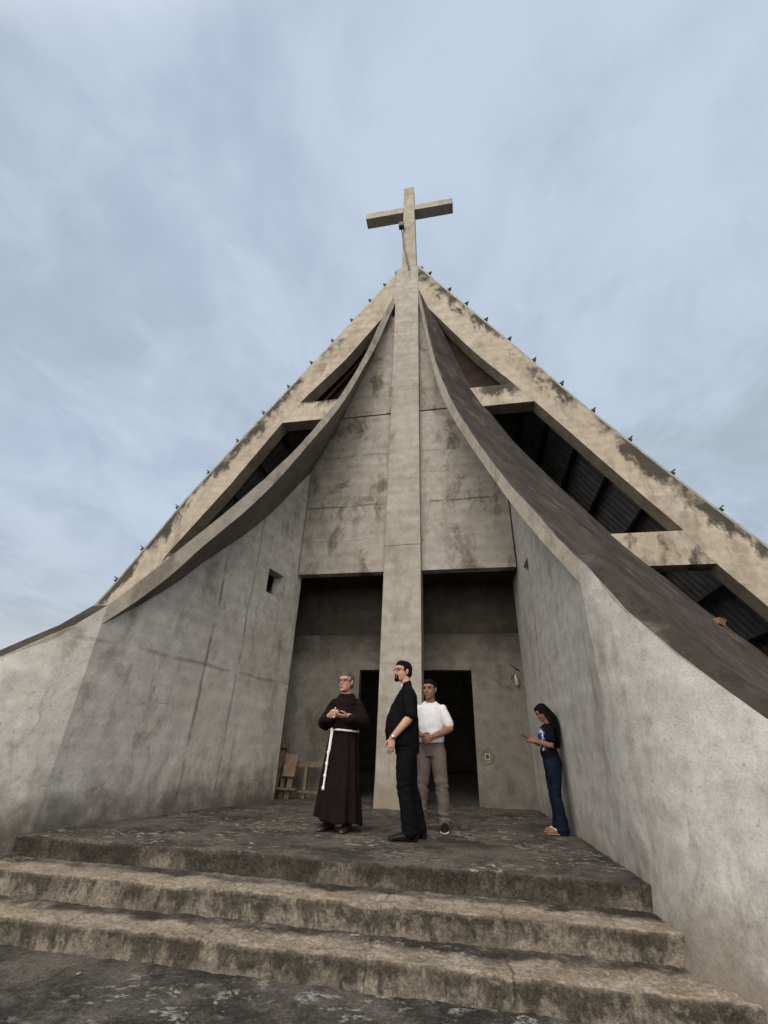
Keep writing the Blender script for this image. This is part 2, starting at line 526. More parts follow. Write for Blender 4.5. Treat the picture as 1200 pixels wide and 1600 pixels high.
# pillar, tapering slightly to the apex
bm = bmesh.new()
zs = [-.03, .12, .5, 1.2, 2.3, 3.4, 4.75, 6.6, 8.4, 10.2, 12, 13.4, 14.62]
prev = None
for i, z in enumerate(zs):
    t = z / 14.6
    x0, x1 = -1.69 + .135 * t, -.9 + .04 * t
    g = .02 if z <= .12 else (.012 if z < 4.76 else 0.)
    ring = [bm.verts.new(p) for p in ((x0 - g, 8.55 - g, z), (x1 + g, 8.55 - g, z), (x1 + g, 8.96, z), (x0 - g, 8.96, z))]
    if prev:
        for k in range(4):
            bm.faces.new((prev[k], prev[(k + 1) % 4], ring[(k + 1) % 4], ring[k]))
    else:
        bm.faces.new(list(reversed(ring)))
    prev = ring
bm.faces.new(prev)
pil = part('pillar', bm, M['pillar'])
bv = pil.modifiers.new('bevel', 'BEVEL')
bv.width = .012
bv.segments = 2
bv.limit_method = 'ANGLE'

# raking beams; (outer, inner) lines as (distance from axis, height)
def raking(side, outer, inner):
    bm = bmesh.new()
    lay = bm.verts.layers.float.new('edge')
    n = 46
    prev = None
    for i in range(n + 1):
        t = i / n
        row = []
        def at(tab, t):
            L = [0]
            for a, b in zip(tab[:-1], tab[1:]):
                L.append(L[-1] + math.dist(a, b))
            d = t * L[-1]
            for k in range(len(tab) - 1):
                if d <= L[k + 1] + 1e-9:
                    f = (d - L[k]) / (L[k + 1] - L[k])
                    return tuple(tab[k][q] + f * (tab[k + 1][q] - tab[k][q]) for q in (0, 1))
        o, ii = at(outer, t), at(inner, t)
        m = 5
        for y in (8.58, 8.95):
            rr = []
            for k in range(m + 1):
                f = k / m
                x = o[0] + (ii[0] - o[0]) * f
                z = o[1] + (ii[1] - o[1]) * f
                jit = .012 * mnoise.noise(Vector((x * 3, y, z * 3))) if k in (0, m) else 0
                v = bm.verts.new((x, y, z + jit))
                v[lay] = f
                rr.append(v)
            row.append(rr)
        if prev:
            for k in range(m):
                bm.faces.new((prev[0][k], row[0][k], row[0][k + 1], prev[0][k + 1]))
                bm.faces.new((prev[1][k + 1], row[1][k + 1], row[1][k], prev[1][k]))
            bm.faces.new((prev[0][0], prev[1][0], row[1][0], row[0][0]))
            bm.faces.new((prev[0][m], row[0][m], row[1][m], prev[1][m]))
        else:
            for k in range(m):
                bm.faces.new((row[0][k + 1], row[1][k + 1], row[1][k], row[0][k]))
        prev = row
    for k in range(m):
        bm.faces.new((prev[0][k], prev[1][k], prev[1][k + 1], prev[0][k + 1]))
    part('raking_beam', bm, M['beam'])
L_OUT = [(-1.50, 14.42), (-3.38, 11.57), (-5.22, 8.87), (-6.87, 6.33), (-8.05, 4.22), (-8.64, 3.31), (-10.8, -.4)]
L_IN = [(-1.55, 12.98), (-2.98, 10.74), (-4.21, 9.22), (-4.61, 8.57), (-5.72, 6.71), (-6.97, 4.83), (-9.8, -.4)]
R_OUT = [(-.88, 14.62), (1.35, 11.0), (3.12, 8.01), (4.35, 6.13), (4.97, 5.22), (5.57, 4.36), (8.6, -.4)]
R_IN = [(-.86, 13.0), (.62, 10.43), (1.54, 9.1), (1.95, 8.47), (3.22, 6.45), (4.29, 4.79), (4.63, 4.10), (5.19, 3.28), (7.6, -.4)]
raking(-1, L_OUT, L_IN)
raking(1, R_OUT, R_IN)

# ---- hanging tent-like slabs: inner rib curve, ruled back to the front plane
class Flap:
    pass
def flap(P, F, top, bot, after, dirv):
    f = Flap()
    f.P, f.F, f.d = Vector(P), Vector(F), Vector(dirv).normalized()
    f.top, f.bot, f.after = top, bot, after
    f.len = (f.F - f.P).length
    n = 44
    pts = []
    for i in range(n + 1):
        s = -.03 + (1.03) * (i / n) ** 1.15
        p = f.P + (f.F - f.P) * s
        pts.append((p.x, p.y, interp(top, s), min(interp(bot, s), interp(top, s) - .1)))
    pts += after
    f.pts = pts
    return f
def flap_z(f, x, y):
    """(top, bottom) height of the slab above plan point (x, y)"""
    best = None
    for a, b in zip(f.pts[:-1], f.pts[1:]):
        ex, ey = b[0] - a[0], b[1] - a[1]
        det = ex * (-f.d.y) + f.d.x * ey
        if abs(det) < 1e-9:
            continue
        rx, ry = x - a[0], y - a[1]
        s = (rx * (-f.d.y) + f.d.x * ry) / det
        if -1e-6 <= s <= 1 + 1e-6:
            t = (ex * ry - ey * rx) / det
            if best is None or abs(t) < best[0]:
                best = (abs(t), a[2] + s * (b[2] - a[2]), a[3] + s * (b[3] - a[3]))
    if best is None:
        p = f.pts[0] if abs(x - XC) < 1.2 else f.pts[-1]
        return p[2], p[3]
    return best[1], best[2]
def build_flap(f, yend=8.72, drop=0.):
    bm = bmesh.new()
    la = bm.verts.layers.float.new('along')
    le = bm.verts.layers.float.new('edge')
    m = 16
    rows = []
    for i_, (x, y, zt, zb) in enumerate(f.pts):
        dr = drop * min(1., max(0, i_ - 43) / 2)
        L = max((yend - y) / f.d.y, .04)
        rt_, rb_ = [], []
        for k in range(m + 1):
            q = (k / m)
            px, py = x + f.d.x * L * q, y + f.d.y * L * q
            jt = .02 * mnoise.noise(Vector((px * 2.5, py * 2.5, zt * 2.5))) + (.012 * mnoise.noise(Vector((px * 9, py * 9, zt * 9))) if k == 0 else 0)
            v = bm.verts.new((px, py, zt + jt - dr * q))
            v[la] = q * L / .55
            rt_.append(v)
            v = bm.verts.new((px, py, zb))
            v[le] = 1.
            rb_.append(v)
        rows.append((rt_, rb_))
    for a, b in zip(rows[:-1], rows[1:]):
        for k in range(m):
            fc = bm.faces.new((a[0][k], b[0][k], b[0][k + 1], a[0][k + 1]))
            fc.material_index = 1
            fc.smooth = True
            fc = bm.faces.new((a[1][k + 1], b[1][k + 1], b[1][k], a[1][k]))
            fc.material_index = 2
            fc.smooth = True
        fc = bm.faces.new((a[0][0], a[1][0], b[1][0], b[0][0]))
        bm.faces.new((a[0][m], b[0][m], b[1][m], a[1][m]))
    for r, s in ((rows[0], 1), (rows[-1], -1)):
        for k in range(m):
            bm.faces.new((r[0][k], r[0][k + 1], r[1][k + 1], r[1][k])).material_index = 1
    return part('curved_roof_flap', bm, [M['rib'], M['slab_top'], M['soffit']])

FL, FR = (-4.5, 4.75), (1.25, 4.88)
flL = flap((-1.64, 8.55), FL,
           [(0, 13.25), (.03, 12.73), (.11, 11.43), (.18, 10.19), (.25, 9.13), (.34, 7.95), (.42, 7.08), (.48, 6.46), (.55, 5.80), (.63, 5.12), (.7, 4.57), (.75, 4.17), (.82, 3.66), (.88, 3.22), (.94, 2.78), (1, 2.36)],
           [(0, 12.65), (.05, 11.79), (.11, 10.72), (.21, 9.29), (.29, 8.17), (.38, 7.16), (.46, 6.36), (.53, 5.66), (.6, 5.0), (.68, 4.34), (.75, 3.83), (.81, 3.39), (.85, 3.06), (.9, 2.71), (.95, 2.40), (1, 2.12)],
           [(-4.67, 4.54, 2.06, 1.8), (-4.83, 4.35, 1.86, 1.6), (-5.00, 4.12, 1.62, 1.4), (-5.35, 3.7, 1.24, 1.0), (-5.8, 3.25, .83, .6)],
           (-.46, .89))
flR = flap((-.83, 8.55), FR,
           [(0, 13.3), (.03, 12.75), (.11, 11.25), (.15, 10.45), (.21, 9.45), (.29, 8.43), (.39, 7.35), (.5, 6.40), (.58, 5.75), (.64, 5.28), (.75, 4.47), (.86, 3.74), (.93, 3.28), (1.0, 2.84)],
           [(0, 12.6), (.07, 11.3), (.15, 9.82), (.23, 8.54), (.32, 7.53), (.41, 6.73), (.53, 5.77), (.63, 5.01), (.74, 4.18), (.87, 3.30), (.96, 2.75), (1.0, 2.50)],
           [(1.31, 4.74, 2.66, 2.3), (1.49, 4.43, 2.08, 1.8), (1.69, 4.09, 1.61, 1.35), (1.83, 3.85, 1.32, 1.1), (1.94, 3.65, 1.10, .9), (2.14, 3.3, .84, .65), (2.5, 2.8, .55, .35), (3.0, 2.3, .3, .1)],
           (.66, .75))
build_flap(flL, drop=.9)
build_flap(flR)

def wall(name, plan, off, levels, topf, holes, mat, parent=None, jitter=0.):
    """upright wall over a plan polyline; off(i) is the thickness vector; holes = set of (i, j) cells"""
    bm = bmesh.new()
    n, m = len(plan), len(levels) + 1
    G = [[], []]
    for i, (x, y) in enumerate(plan):
        ox, oy = off
        for s in (0, 1):
            zt = topf(x + s * ox, y + s * oy)
            colv = []
            for j in range(m):
                z = min(levels[j], zt) if j < m - 1 else zt
                colv.append(bm.verts.new((x + s * ox, y + s * oy, z)))
            G[s].append(colv)
    def solid(i, j):
        if i < 0 or j < 0 or i >= n - 1 or j >= m - 1 or (i, j) in holes:
            return False
        a = max(G[0][i][j + 1].co.z - G[0][i][j].co.z, G[0][i + 1][j + 1].co.z - G[0][i + 1][j].co.z)
        return a > 1e-6
    def fc(vs):
        u = []
        for v in vs:
            if not any((v.co - w.co).length < 1e-7 for w in u):
                u.append(v)
        if len(u) >= 3:
            bm.faces.new(u)
    for i in range(n - 1):
        for j in range(m - 1):
            if not solid(i, j):
                continue
            a, b = G
            fc((a[i][j], a[i + 1][j], a[i + 1][j + 1], a[i][j + 1]))
            fc((b[i][j + 1], b[i + 1][j + 1], b[i + 1][j], b[i][j]))
            if not solid(i - 1, j):
                fc((a[i][j], a[i][j + 1], b[i][j + 1], b[i][j]))
            if not solid(i + 1, j):
                fc((a[i + 1][j], b[i + 1][j], b[i + 1][j + 1], a[i + 1][j + 1]))
            if not solid(i, j - 1):
                fc((a[i][j], b[i][j], b[i + 1][j], a[i + 1][j]))
            if not solid(i, j + 1):
                fc((a[i][j + 1], a[i + 1][j + 1], b[i + 1][j + 1], b[i][j + 1]))
    loose = [v for v in bm.verts if not v.link_faces]
    bmesh.ops.delete(bm, geom=loose, context='VERTS')
    return part(name, bm, mat)

def lerp2(a, b, t):
    return (a[0] + (b[0] - a[0]) * t, a[1] + (b[1] - a[1]) * t)

# left side wall: jamb -> fold, with the small square window, then the flaring end
JL, JR = (-3.615, 8.9), (1.055, 9.62)
def ytop(f, add=0.):
    def g(x, y):
        zt, zb = flap_z(f, x, min(y, 8.6))
        return min(zt - .06, (zt + zb) / 2) + add
    return g
def plan_between(a, b, ys, n=16):
    P = []
    Y = sorted(set([a[1] + (b[1] - a[1]) * k / n for k in range(n + 1)] + list(ys)), reverse=True)
    for y in Y:
        t = (y - a[1]) / (b[1] - a[1])
        P.append(lerp2(a, b, t))
    return P
pl_ = plan_between(JL, FL, (8.27, 7.75))
iL = [i for i, p in enumerate(pl_) if 7.75 - 1e-6 < p[1] - 1e-9 and p[1] <= 8.27 + 1e-6]
holeL = {(i, 1) for i, p in enumerate(pl_[:-1]) if p[1] <= 8.27 + 1e-6 and pl_[i + 1][1] >= 7.75 - 1e-6}
wall('side_wall', pl_, (-.24, 0), [-.55, 3.53, 4.02], ytop(flL), holeL, M['wall_l'])
pl_ = plan_between(JR, FR, (8.12, 7.62))
holeR = {(i, 1) for i, p in enumerate(pl_[:-1]) if p[1] <= 8.12 + 1e-6 and pl_[i + 1][1] >= 7.62 - 1e-6}
wall('side_wall', pl_, (.24, 0), [-.55, 3.42, 3.98], ytop(flR), holeR, M['wall_r'])
# dark backs of the two little windows
for (x, s) in ((-4.35, -1), (1.70, 1)):
    bm = bmesh.new()
    box(bm, x - .02, x + .02, 7.3, 8.7, 3.2, 4.4)
    part('window_back', bm, M['dark_room'])
def end_wall(fl, F, after, sgn, mat, xoff):
    """the flaring end of a side wall in front of the fold: battered, with an uneven foot"""
    bm = bmesh.new()
    la = bm.verts.layers.float.new('along')
    pts = [(F[0], F[1], fl.top[-1][1])] + [(a[0], a[1], a[2]) for a in after]
    fine = []
    for a, b in zip(pts[:-1], pts[1:]):
        for k in range(4):
            fine.append(tuple(a[q] + (b[q] - a[q]) * k / 4 for q in range(3)))
    fine.append(pts[-1])
    cols = []
    for i_, (x, y, zt) in enumerate(fine):
        c_ = []
        ramp = min(1., i_ / 9)
        ramp = ramp * ramp * (3 - 2 * ramp)
        for k in range(13):
            q = k / 12
            z = -.55 + (zt + .004 + .55) * q
            foot = max(0, .55 - (z + .5)) * (.20 if sgn < 0 else .10)
            jx = .014 * mnoise.noise(Vector((x * 1.6, y * 1.6, z * 1.6)))
            xb = xoff(y)
            xx = xb + (x - xb) * min(1., max(0., (z + .35) / (zt + .35)))
            c_.append(bm.verts.new((xx - ramp * (sgn * foot - jx), y, z)))
            c_[-1][la] = 1.
        c_.append(bm.verts.new((x + sgn * .22, y, zt + .004)))
        c_.append(bm.verts.new((x + sgn * .22, y, -.55)))
        c_[-1][la] = c_[-2][la] = 1.
        cols.append(c_)
    for a, b in zip(cols[:-1], cols[1:]):
        for k in range(len(a)):
            fc = bm.faces.new((a[k], b[k], b[(k + 1) % len(a)], a[(k + 1) % len(a)]))
            fc.smooth = k < 12
            if k == 12:
                fc.material_index = 1
    bm.faces.new(list(reversed(cols[-1])))
    part('flared_wall_end', bm, [mat, M['slab_top']])
end_wall(flL, FL, flL.pts[45:], -1, M['wall_l'], lambda y: -4.5 - .26 * (4.75 - y))
end_wall(flR, FR, flR.pts[45:], 1, M['wall_r'], lambda y: interp([(-4.88, 1.25), (-4.5, 1.25), (-4.1, 1.29), (-3.8, 1.47), (-3.5, 1.69), (-3.2, 1.92), (-2.3, 2.6)], -y))

# front wall above the porch (two panels with the recessed band between)
def ctop(x, y):
    f = flL if x < XC else flR
    zt, zb = flap_z(f, x, 8.7)
    return (zt + zb) / 2 if abs(x - XC) > .45 else 12.5
xs = [-3.62 + (1.06 + 3.62) * k / 48 for k in range(49)]
wall('front_wall', [(x, 8.70) for x in xs], (0, .22), [4.22, 4.6, 8.60], lambda x, y: min(8.60, ctop(x, y)) if False else ctop(x, y) if ctop(x, y) < 8.6 else 8.6, set(), M['front_wall'])
wall('front_wall', [(x, 8.715) for x in xs if -3.1 < x < .55], (0, .2), [8.66], lambda x, y: max(8.67, ctop(x, y)), set(), M['front_wall'])
bm = bmesh.new()
box(bm, -3.3, .8, 8.80, 8.9, 8.55, 8.70)
part('band_groove', bm, M['steel'])

# infill under the slabs, outside the porch
def gtop(f):
    def g(x, y):
        zt, zb = flap_z(f, x, 8.7)
        return max(-.45, (zt + zb) / 2)
    return g
wall('gable_wall', [(-3.9 - k * .35, 8.70) for k in range(18)], (0, .2), [-.55], gtop(flL), set(), M['front_wall'])
wall('gable_wall', [(1.32 + k * .35, 8.70) for k in range(18)], (0, .2), [-.55], gtop(flR), set(), M['front_wall'])

# porch back wall with two doorways
xs = [-5.2, -4.2, -3.3, -2.33, -1.33, -.98, .03, .6, 1.06 + .22]
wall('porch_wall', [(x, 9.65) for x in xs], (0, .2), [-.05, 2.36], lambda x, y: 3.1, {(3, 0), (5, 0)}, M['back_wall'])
wall('porch_wall', [(x, 9.648) for x in xs], (0, .2), [3.1], lambda x, y: 5.0, set(), M['stain_shade_wall'])
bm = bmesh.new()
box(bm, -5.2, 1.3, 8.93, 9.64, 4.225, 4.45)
part('porch_ceiling', bm, M['stain_shade_wall'])
bm = bmesh.new()
box(bm, -5.4, -5.2, 8.9, 9.9, -.05, 5)
part('porch_wall', bm, M['back_wall'])
bm = bmesh.new()
box(bm, -5.2, -3.86, 8.905, 8.93, -.05, 4.6)
part('porch_wall', bm, M['back_wall'])

# cross beams in the openings
def quad_beam(pts, y0, y1, mt='beam'):
    bm = bmesh.new()
    lay = bm.verts.layers.float.new('edge')
    f = []
    for y in (y0, y1):
        r = []
        for i, (x, z) in enumerate(pts):
            v = bm.verts.new((x, y, z))
            v[lay] = 0.12 if i < 2 else 1.
            r.append(v)
        f.append(r)
    n = len(pts)
    bm.faces.new(f[0])
    bm.faces.new(list(reversed(f[1])))
    for k in range(n):
        bm.faces.new((f[0][k], f[1][k], f[1][(k + 1) % n], f[0][(k + 1) % n]))
    part('cross_beam', bm, M[mt])
quad_beam([(-4.30, 9.23), (-3.0, 9.23), (-3.0, 8.58), (-4.62, 8.58)], 8.583, 8.947)
quad_beam([(.2, 9.12), (1.60, 9.12), (1.98, 8.47), (.2, 8.47)], 8.583, 8.947)
quad_beam([(2.3, 4.80), (4.32, 4.80), (4.66, 4.09), (2.3, 4.09)], 8.583, 8.947, 'beam_mould')
quad_beam([(-7.0, 4.86), (-5.0, 4.86), (-5.0, 4.2), (-7.3, 4.2)], 8.583, 8.947)

# closing boards behind the upper triangles
bm = bmesh.new()
v = [bm.verts.new(p) for p in ((-1.0, 9.0, 13.3), (-1.0, 9.0, 8.9), (2.2, 9.0, 8.9), (2.2, 9.03, 8.9), (-1.0, 9.03, 8.9), (-1.0, 9.03, 13.3))]
bm.faces.new((v[0], v[1], v[2])); bm.faces.new((v[3], v[4], v[5])); bm.faces.new((v[0], v[2], v[3], v[5])); bm.faces.new((v[1], v[0], v[5], v[4])); bm.faces.new((v[2], v[1], v[4], v[3]))
part('closing_board', bm, M['board'])
bm = bmesh.new()
v = [bm.verts.new(p) for p in ((-1.6, 9.3, 13.7), (-1.6, 9.3, 8.9), (-5.0, 9.3, 8.9), (-5.0, 9.33, 8.9), (-1.6, 9.33, 8.9), (-1.6, 9.33, 13.7))]
bm.faces.new((v[2], v[1], v[0])); bm.faces.new((v[5], v[4], v[3])); bm.faces.new((v[0], v[2], v[3], v[5])); bm.faces.new((v[1], v[0], v[5], v[4])); bm.faces.new((v[2], v[1], v[4], v[3]))
part('closing_board', bm, M['board'])
bm = bmesh.new()
obox(bm, (-1.75, 9.12, 12.55), (-4.45, 9.12, 8.62), .06, .07)
part('rusty_bar', bm, M['rust'])

# ---- roof: corrugated sheets on purlins, with cleats along the front edge
roof = bpy.data.objects.new('roof', None)
link(roof, church)
roof.matrix_parent_inverse = Matrix.Translation(BASE).inverted()
def edge_z(tab, x):
    t = sorted(tab)
    for a, b in zip(t[:-1], t[1:]):
        if x <= b[0]:
            return a[1] + (x - a[0]) / (b[0] - a[0]) * (b[1] - a[1])
    return t[-1][1] + (x - t[-1][0]) * (t[-1][1] - t[-2][1]) / (t[-1][0] - t[-2][0])
def zl(x):  # left outer line
    return edge_z(L_OUT, x)
def zr(x):
    return edge_z(R_OUT, x)
def sheet(xa, xb, zf, y0, y1):
    bm = bmesh.new()
    lines = []
    ny = int((y1 - y0) / .05)
    for k in range(ny + 1):
        y = y0 + (y1 - y0) * k / ny
        r = []
        for x in [xa + (xb - xa) * q / 10 for q in range(11)]:
            r.append(bm.verts.new((x, y, zf(x) + .035 + .034 * math.sin(2 * PI * y / .24))))
        lines.append(r)
    for a, b in zip(lines[:-1], lines[1:]):
        for k in range(10):
            f = bm.faces.new((a[k], a[k + 1], b[k + 1], b[k]))
            f.smooth = True
    o = part('corrugated_sheet', bm, M['sheet'], parent=roof)
    so = o.modifiers.new('solid', 'SOLIDIFY')
    so.thickness = .012
Y1R = 27
sheet(XC - .02, XC - 10.2, zl, 8.60, Y1R)
sheet(XC + .02, XC + 9.9, zr, 8.60, Y1R)
bm = bmesh.new()
obox(bm, (XC - .02, 8.97, 14.78), (XC - .02, Y1R, 14.78), .5, .10)
box(bm, -1.62, -1.50, 8.62, 8.9, 14.45, 14.62)
box(bm, -.87, -.70, 8.62, 8.9, 14.48, 14.66)
part('ridge_cap', bm, M['steel'], parent=roof)
LC = [(608, 435), (583, 462), (553, 492), (522, 525), (490, 560), (455, 598), (418, 640), (380, 683), (338, 730), (293, 779), (240, 833), (186, 893), (130, 958)]
LX = [-1.83, -2.28, -2.82, -3.36, -3.93, -4.52, -5.13, -5.73, -6.36, -6.99, -7.62, -8.06, -8.62]
RX = [-.6, -.02, .45, .95, 1.5, 2.03, 2.57, 3.13, 3.73, 4.35, 4.98, 5.62, 6.25]
for s, X in ((-1, LX), (1, RX)):
    zf = zl if s < 0 else zr
    sl = Vector((s, 0, -1.57)).normalized()
    nrm = Vector((1.57 * s, 0, 1)).normalized()
    for x in X:
        zz_ = zf(x)
        # real outline of the beam edge at this x
        tab = L_OUT if s < 0 else R_OUT
        for a, b in zip(tab[:-1], tab[1:]):
            if min(a[0], b[0]) <= x <= max(a[0], b[0]):
                zz_ = a[1] + (x - a[0]) / (b[0] - a[0]) * (b[1] - a[1])
        p = Vector((x, 8.62, zz_))
        bm = bmesh.new()
        obox(bm, p + nrm * .0, p + nrm * .19, .075, .022, sl)
        obox(bm, p + nrm * .09 + sl * .008, p + nrm * .115 + sl * .075, .075, .02, nrm)
        obox(bm, p + nrm * .02 - sl * .06, p + nrm * .02 + sl * .012, .07, .02, nrm)
        part('cleat', bm, M['steel'], parent=roof)
        # purlin under the sheet
        q = Vector((x, 8.96, zf(x) - .03)) - nrm * .06
        bm = bmesh.new()
        obox(bm, q, q + Vector((0, Y1R - 9.0, 0)), .07, .15, nrm)
        part('purlin', bm, M['steel'], parent=roof)
for zf, tab, sg in ((zl, L_OUT, -1), (zr, R_OUT, 1)):
    bm = bmesh.new()
    for a, b in zip(tab[:-1], tab[1:]):
        obox(bm, (a[0], 8.66, a[1] + .045), (b[0], 8.66, b[1] + .045), .16, .05, (sg * 1.57, 0, 1))
    part('edge_trim', bm, M['trim'], parent=roof)
# inner steel frames
for y in (13., 17.5, 22.):
    bm = bmesh.new()
    obox(bm, (XC, y, 14.4), (XC - 9.6, y, -.3), .16, .34, (0, 1, 0))
    obox(bm, (XC, y, 14.6), (XC + 9.3, y, -.3), .16, .34, (0, 1, 0))
    part('roof_frame', bm, M['steel'], parent=roof)
# nave end wall and floor
bm = bmesh.new()
v = [bm.verts.new(p) for p in ((XC - 10, Y1R - .4, -.4), (XC + 10, Y1R - .4, -.4), (XC, Y1R - .4, 14.8), (XC - 10, Y1R - .2, -.4), (XC + 10, Y1R - .2, -.4), (XC, Y1R - .2, 14.8))]
bm.faces.new(v[:3]); bm.faces.new(v[5:2:-1]); bm.faces.new((v[0], v[1], v[4], v[3])); bm.faces.new((v[1], v[2], v[5], v[4])); bm.faces.new((v[2], v[0], v[3], v[5]))
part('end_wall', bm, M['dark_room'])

# ------------------------------------------------------------------ cross on the apex
cross = empty('rooftop_cross', (-1.16, 8.78, 14.6), label='tall plain concrete cross standing on the apex of the church', cat='cross')
CB = Vector(cross.location)
def hexa(bm, b, t):
    """b, t: (x0, x1, y0, y1, z)"""
    v = []
    for (x0, x1, y0, y1, z) in (b, t):
        v += [bm.verts.new(p) for p in ((x0, y0, z), (x1, y0, z), (x1, y1, z), (x0, y1, z))]
    for f in ((3, 2, 1, 0), (4, 5, 6, 7), (0, 1, 5, 4), (1, 2, 6, 5), (2, 3, 7, 6), (3, 0, 4, 7)):
        bm.faces.new([v[i] for i in f])
def cpart(name, bm):
    o = mesh_obj(name, bm, M['cross'], cross, CB)
    b = o.modifiers.new('bevel', 'BEVEL')
    b.width = .012
    b.segments = 2
bm = bmesh.new()
hexa(bm, (-1.39, -.92, 8.58, 8.98, 14.6), (-1.355, -.995, 8.58, 8.94, 19.62))
cpart('upright', bm)
for x0, x1, za, zb in ((-2.765, -1.372, 18.00, 18.06), (-.975, .40, 18.06, 18.10)):
    bm = bmesh.new()
    box(bm, x0, x1, 8.60, 8.96, za, zb + .29)
    cpart('arm', bm)
# floodlight on the cross
fl = empty('floodlight', (-1.33, 8.5, 14.6), label='small black floodlight on a thin rod at the left of the cross', cat='floodlight')
FB = Vector(fl.location)
bm = bmesh.new()
box(bm, -1.50, -1.32, 8.40, 8.54, 16.80, 17.05)
box(bm, -1.48, -1.34, 8.385, 8.40, 16.83, 17.02)
mesh_obj('housing', bm, M['black_plastic'], fl, FB)
bm = bmesh.new()
tube(bm, [(-1.42, 8.52, 16.85), (-1.3, 8.53, 15.6), (-1.14, 8.52, 14.45)], [.018, .018, .018], 8)
mesh_obj('support_rod', bm, M['steel'], fl, FB)

# ------------------------------------------------------------------ ground, steps, porch floor
def stair_sheet(name, x0, x1, ycur, yback, ztop, zbot, mat, seed, amp=.012, slope=0.):
    """one tread with its riser as a fine, worn sheet; ycur = nosing line"""
    bm = bmesh.new()
    l1 = bm.verts.layers.float.new('lip')
    l2 = bm.verts.layers.float.new('riser')
    l3 = bm.verts.layers.float.new('high')
    nx = int((x1 - x0) / .03)
    prof = []
    depth = yback - ycur
    ks = 26
    for k in range(ks + 1):      # back of the tread to the nosing
        q = (k / ks) ** .6
        prof.append((yback - (depth - .02) * q, ztop, max(0., 1 - (depth - (depth - .02) * q) / .34), 0., 1.))
    for a in (.3, .6, .9, 1.2):
        prof.append((ycur + .012 - .012 * math.sin(a), ztop - .012 + .012 * math.cos(a), 1., a / 1.3 * .8, 1.))
    h = ztop - zbot
    for k in range(1, 11):
        q = k / 10
        prof.append((ycur + .012 * q, ztop - .012 - (h - .012) * q, .0, 1., 1 - q))
    prev = None
    for i in range(nx + 1):
        x = x0 + (x1 - x0) * i / nx
        wv = .035 * mnoise.noise(Vector((x * .9, seed, 0)))
        row = []
        for (y, z, a, b, c) in prof:
            e = max(a, b * .7)
            w = wv * max(0, 1 - (y - ycur) / max(depth, .01)) if y < yback else 0
            n1 = mnoise.noise(Vector((x * 5, y * 5 + seed, z * 5))) * amp
            n2 = mnoise.noise(Vector((x * 17, y * 17 + seed, z * 17))) * amp * .75 + mnoise.noise(Vector((x * 34, y * 34 + seed, z * 34))) * amp * .4
            chip = max(0, mnoise.noise(Vector((x * 3.1, seed * 2.3, 7.7))) - .18) * .06 if a >= 1 else 0
            dzz = (n1 + n2) * (1 if b < .5 else .3) - chip
            dyy = (n1 + n2) * (1.3 if b > .5 else .2) + chip * .8
            v = bm.verts.new((x, y + w + dyy, z + dzz + slope * (y - ycur)))
            v[l1], v[l2], v[l3] = a, b, c
            row.append(v)
        if prev:
            for k in range(len(row) - 1):
                f = bm.faces.new((prev[k], row[k], row[k + 1], prev[k + 1]))
                f.smooth = True
        prev = row
    o = mesh_obj(name, bm, mat)
    return tag(o, kind='structure')
stair_sheet('porch_floor', -4.50, 1.5, 4.60, 9.70, 0.0, -.20, M['platform'], 1.3, .010)
stair_sheet('upper_step', -5.0, 2.2, 4.16, 4.66, -.165, -.37, M['step'], 5.1, .010)
stair_sheet('lower_step', -5.3, 2.8, 3.74, 4.22, -.335, -.53, M['step'], 9.7, .011)
bm = bmesh.new()
box(bm, XC - 9.5, XC + 9.5, 9.705, Y1R - .4, -.3, .012)
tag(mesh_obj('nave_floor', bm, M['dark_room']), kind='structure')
# forecourt: fine near the steps, one sheet out to the horizon
bm = bmesh.new()
for nm in ('lip', 'riser', 'high'):
    bm.verts.layers.float.new(nm)
def axis(lo, hi, step):
    a = []
    x = lo
    while x < hi:
        a.append(x)
        x += step
    a.append(hi)
    return a
gx = [-1500, -300, -80, -25] + axis(-8, 4, .05) + [12, 30, 80, 300, 1500]
gy = [-1500, -300, -60, -15, -4] + axis(1.2, 4.4, .05) + [6, 12, 25, 60, 300, 1500]
grid = []
for x in gx:
    r = []
    for y in gy:
        z = -.49
        if -8 <= x <= 4 and 1.2 <= y <= 4.4:
            z += .012 * mnoise.noise(Vector((x * 2.2, y * 2.2, 3))) + .006 * mnoise.noise(Vector((x * 11, y * 11, 8)))
        r.append(bm.verts.new((x, y, z)))
    grid.append(r)
for i in range(len(gx) - 1):
    for j in range(len(gy) - 1):
        f = bm.faces.new((grid[i][j], grid[i + 1][j], grid[i + 1][j + 1], grid[i][j + 1]))
        f.smooth = True
tag(mesh_obj('ground', bm, M['ground']), kind='structure')

# ------------------------------------------------------------------ people
def fuse(bm, voxel, smooth=2, fac=.5):
    me = bpy.data.meshes.new("tmp")
    bmesh.ops.recalc_face_normals(bm, faces=bm.faces)
    bm.to_mesh(me)
    bm.free()
    o = bpy.data.objects.new("tmp", me)
    col.objects.link(o)
    r = o.modifiers.new("r", 'REMESH')
    r.mode = 'VOXEL'
    r.voxel_size = voxel
    if smooth:
        s = o.modifiers.new("s", 'SMOOTH')
        s.factor = fac
        s.iterations = smooth
    dg = bpy.context.evaluated_depsgraph_get()
    out = bpy.data.meshes.new_from_object(o.evaluated_get(dg))
    bpy.data.objects.remove(o)
    bpy.data.meshes.remove(me)
    out.materials.clear()
    for p in out.polygons:
        p.use_smooth = True
    return out

def wrinkle(me, fn):
    nv = len(me.vertices)
    nrm = [v.normal.copy() for v in me.vertices]
    for v, n in zip(me.vertices, nrm):
        d = fn(v.co)
        if d:
            v.co += n * d * 1.5

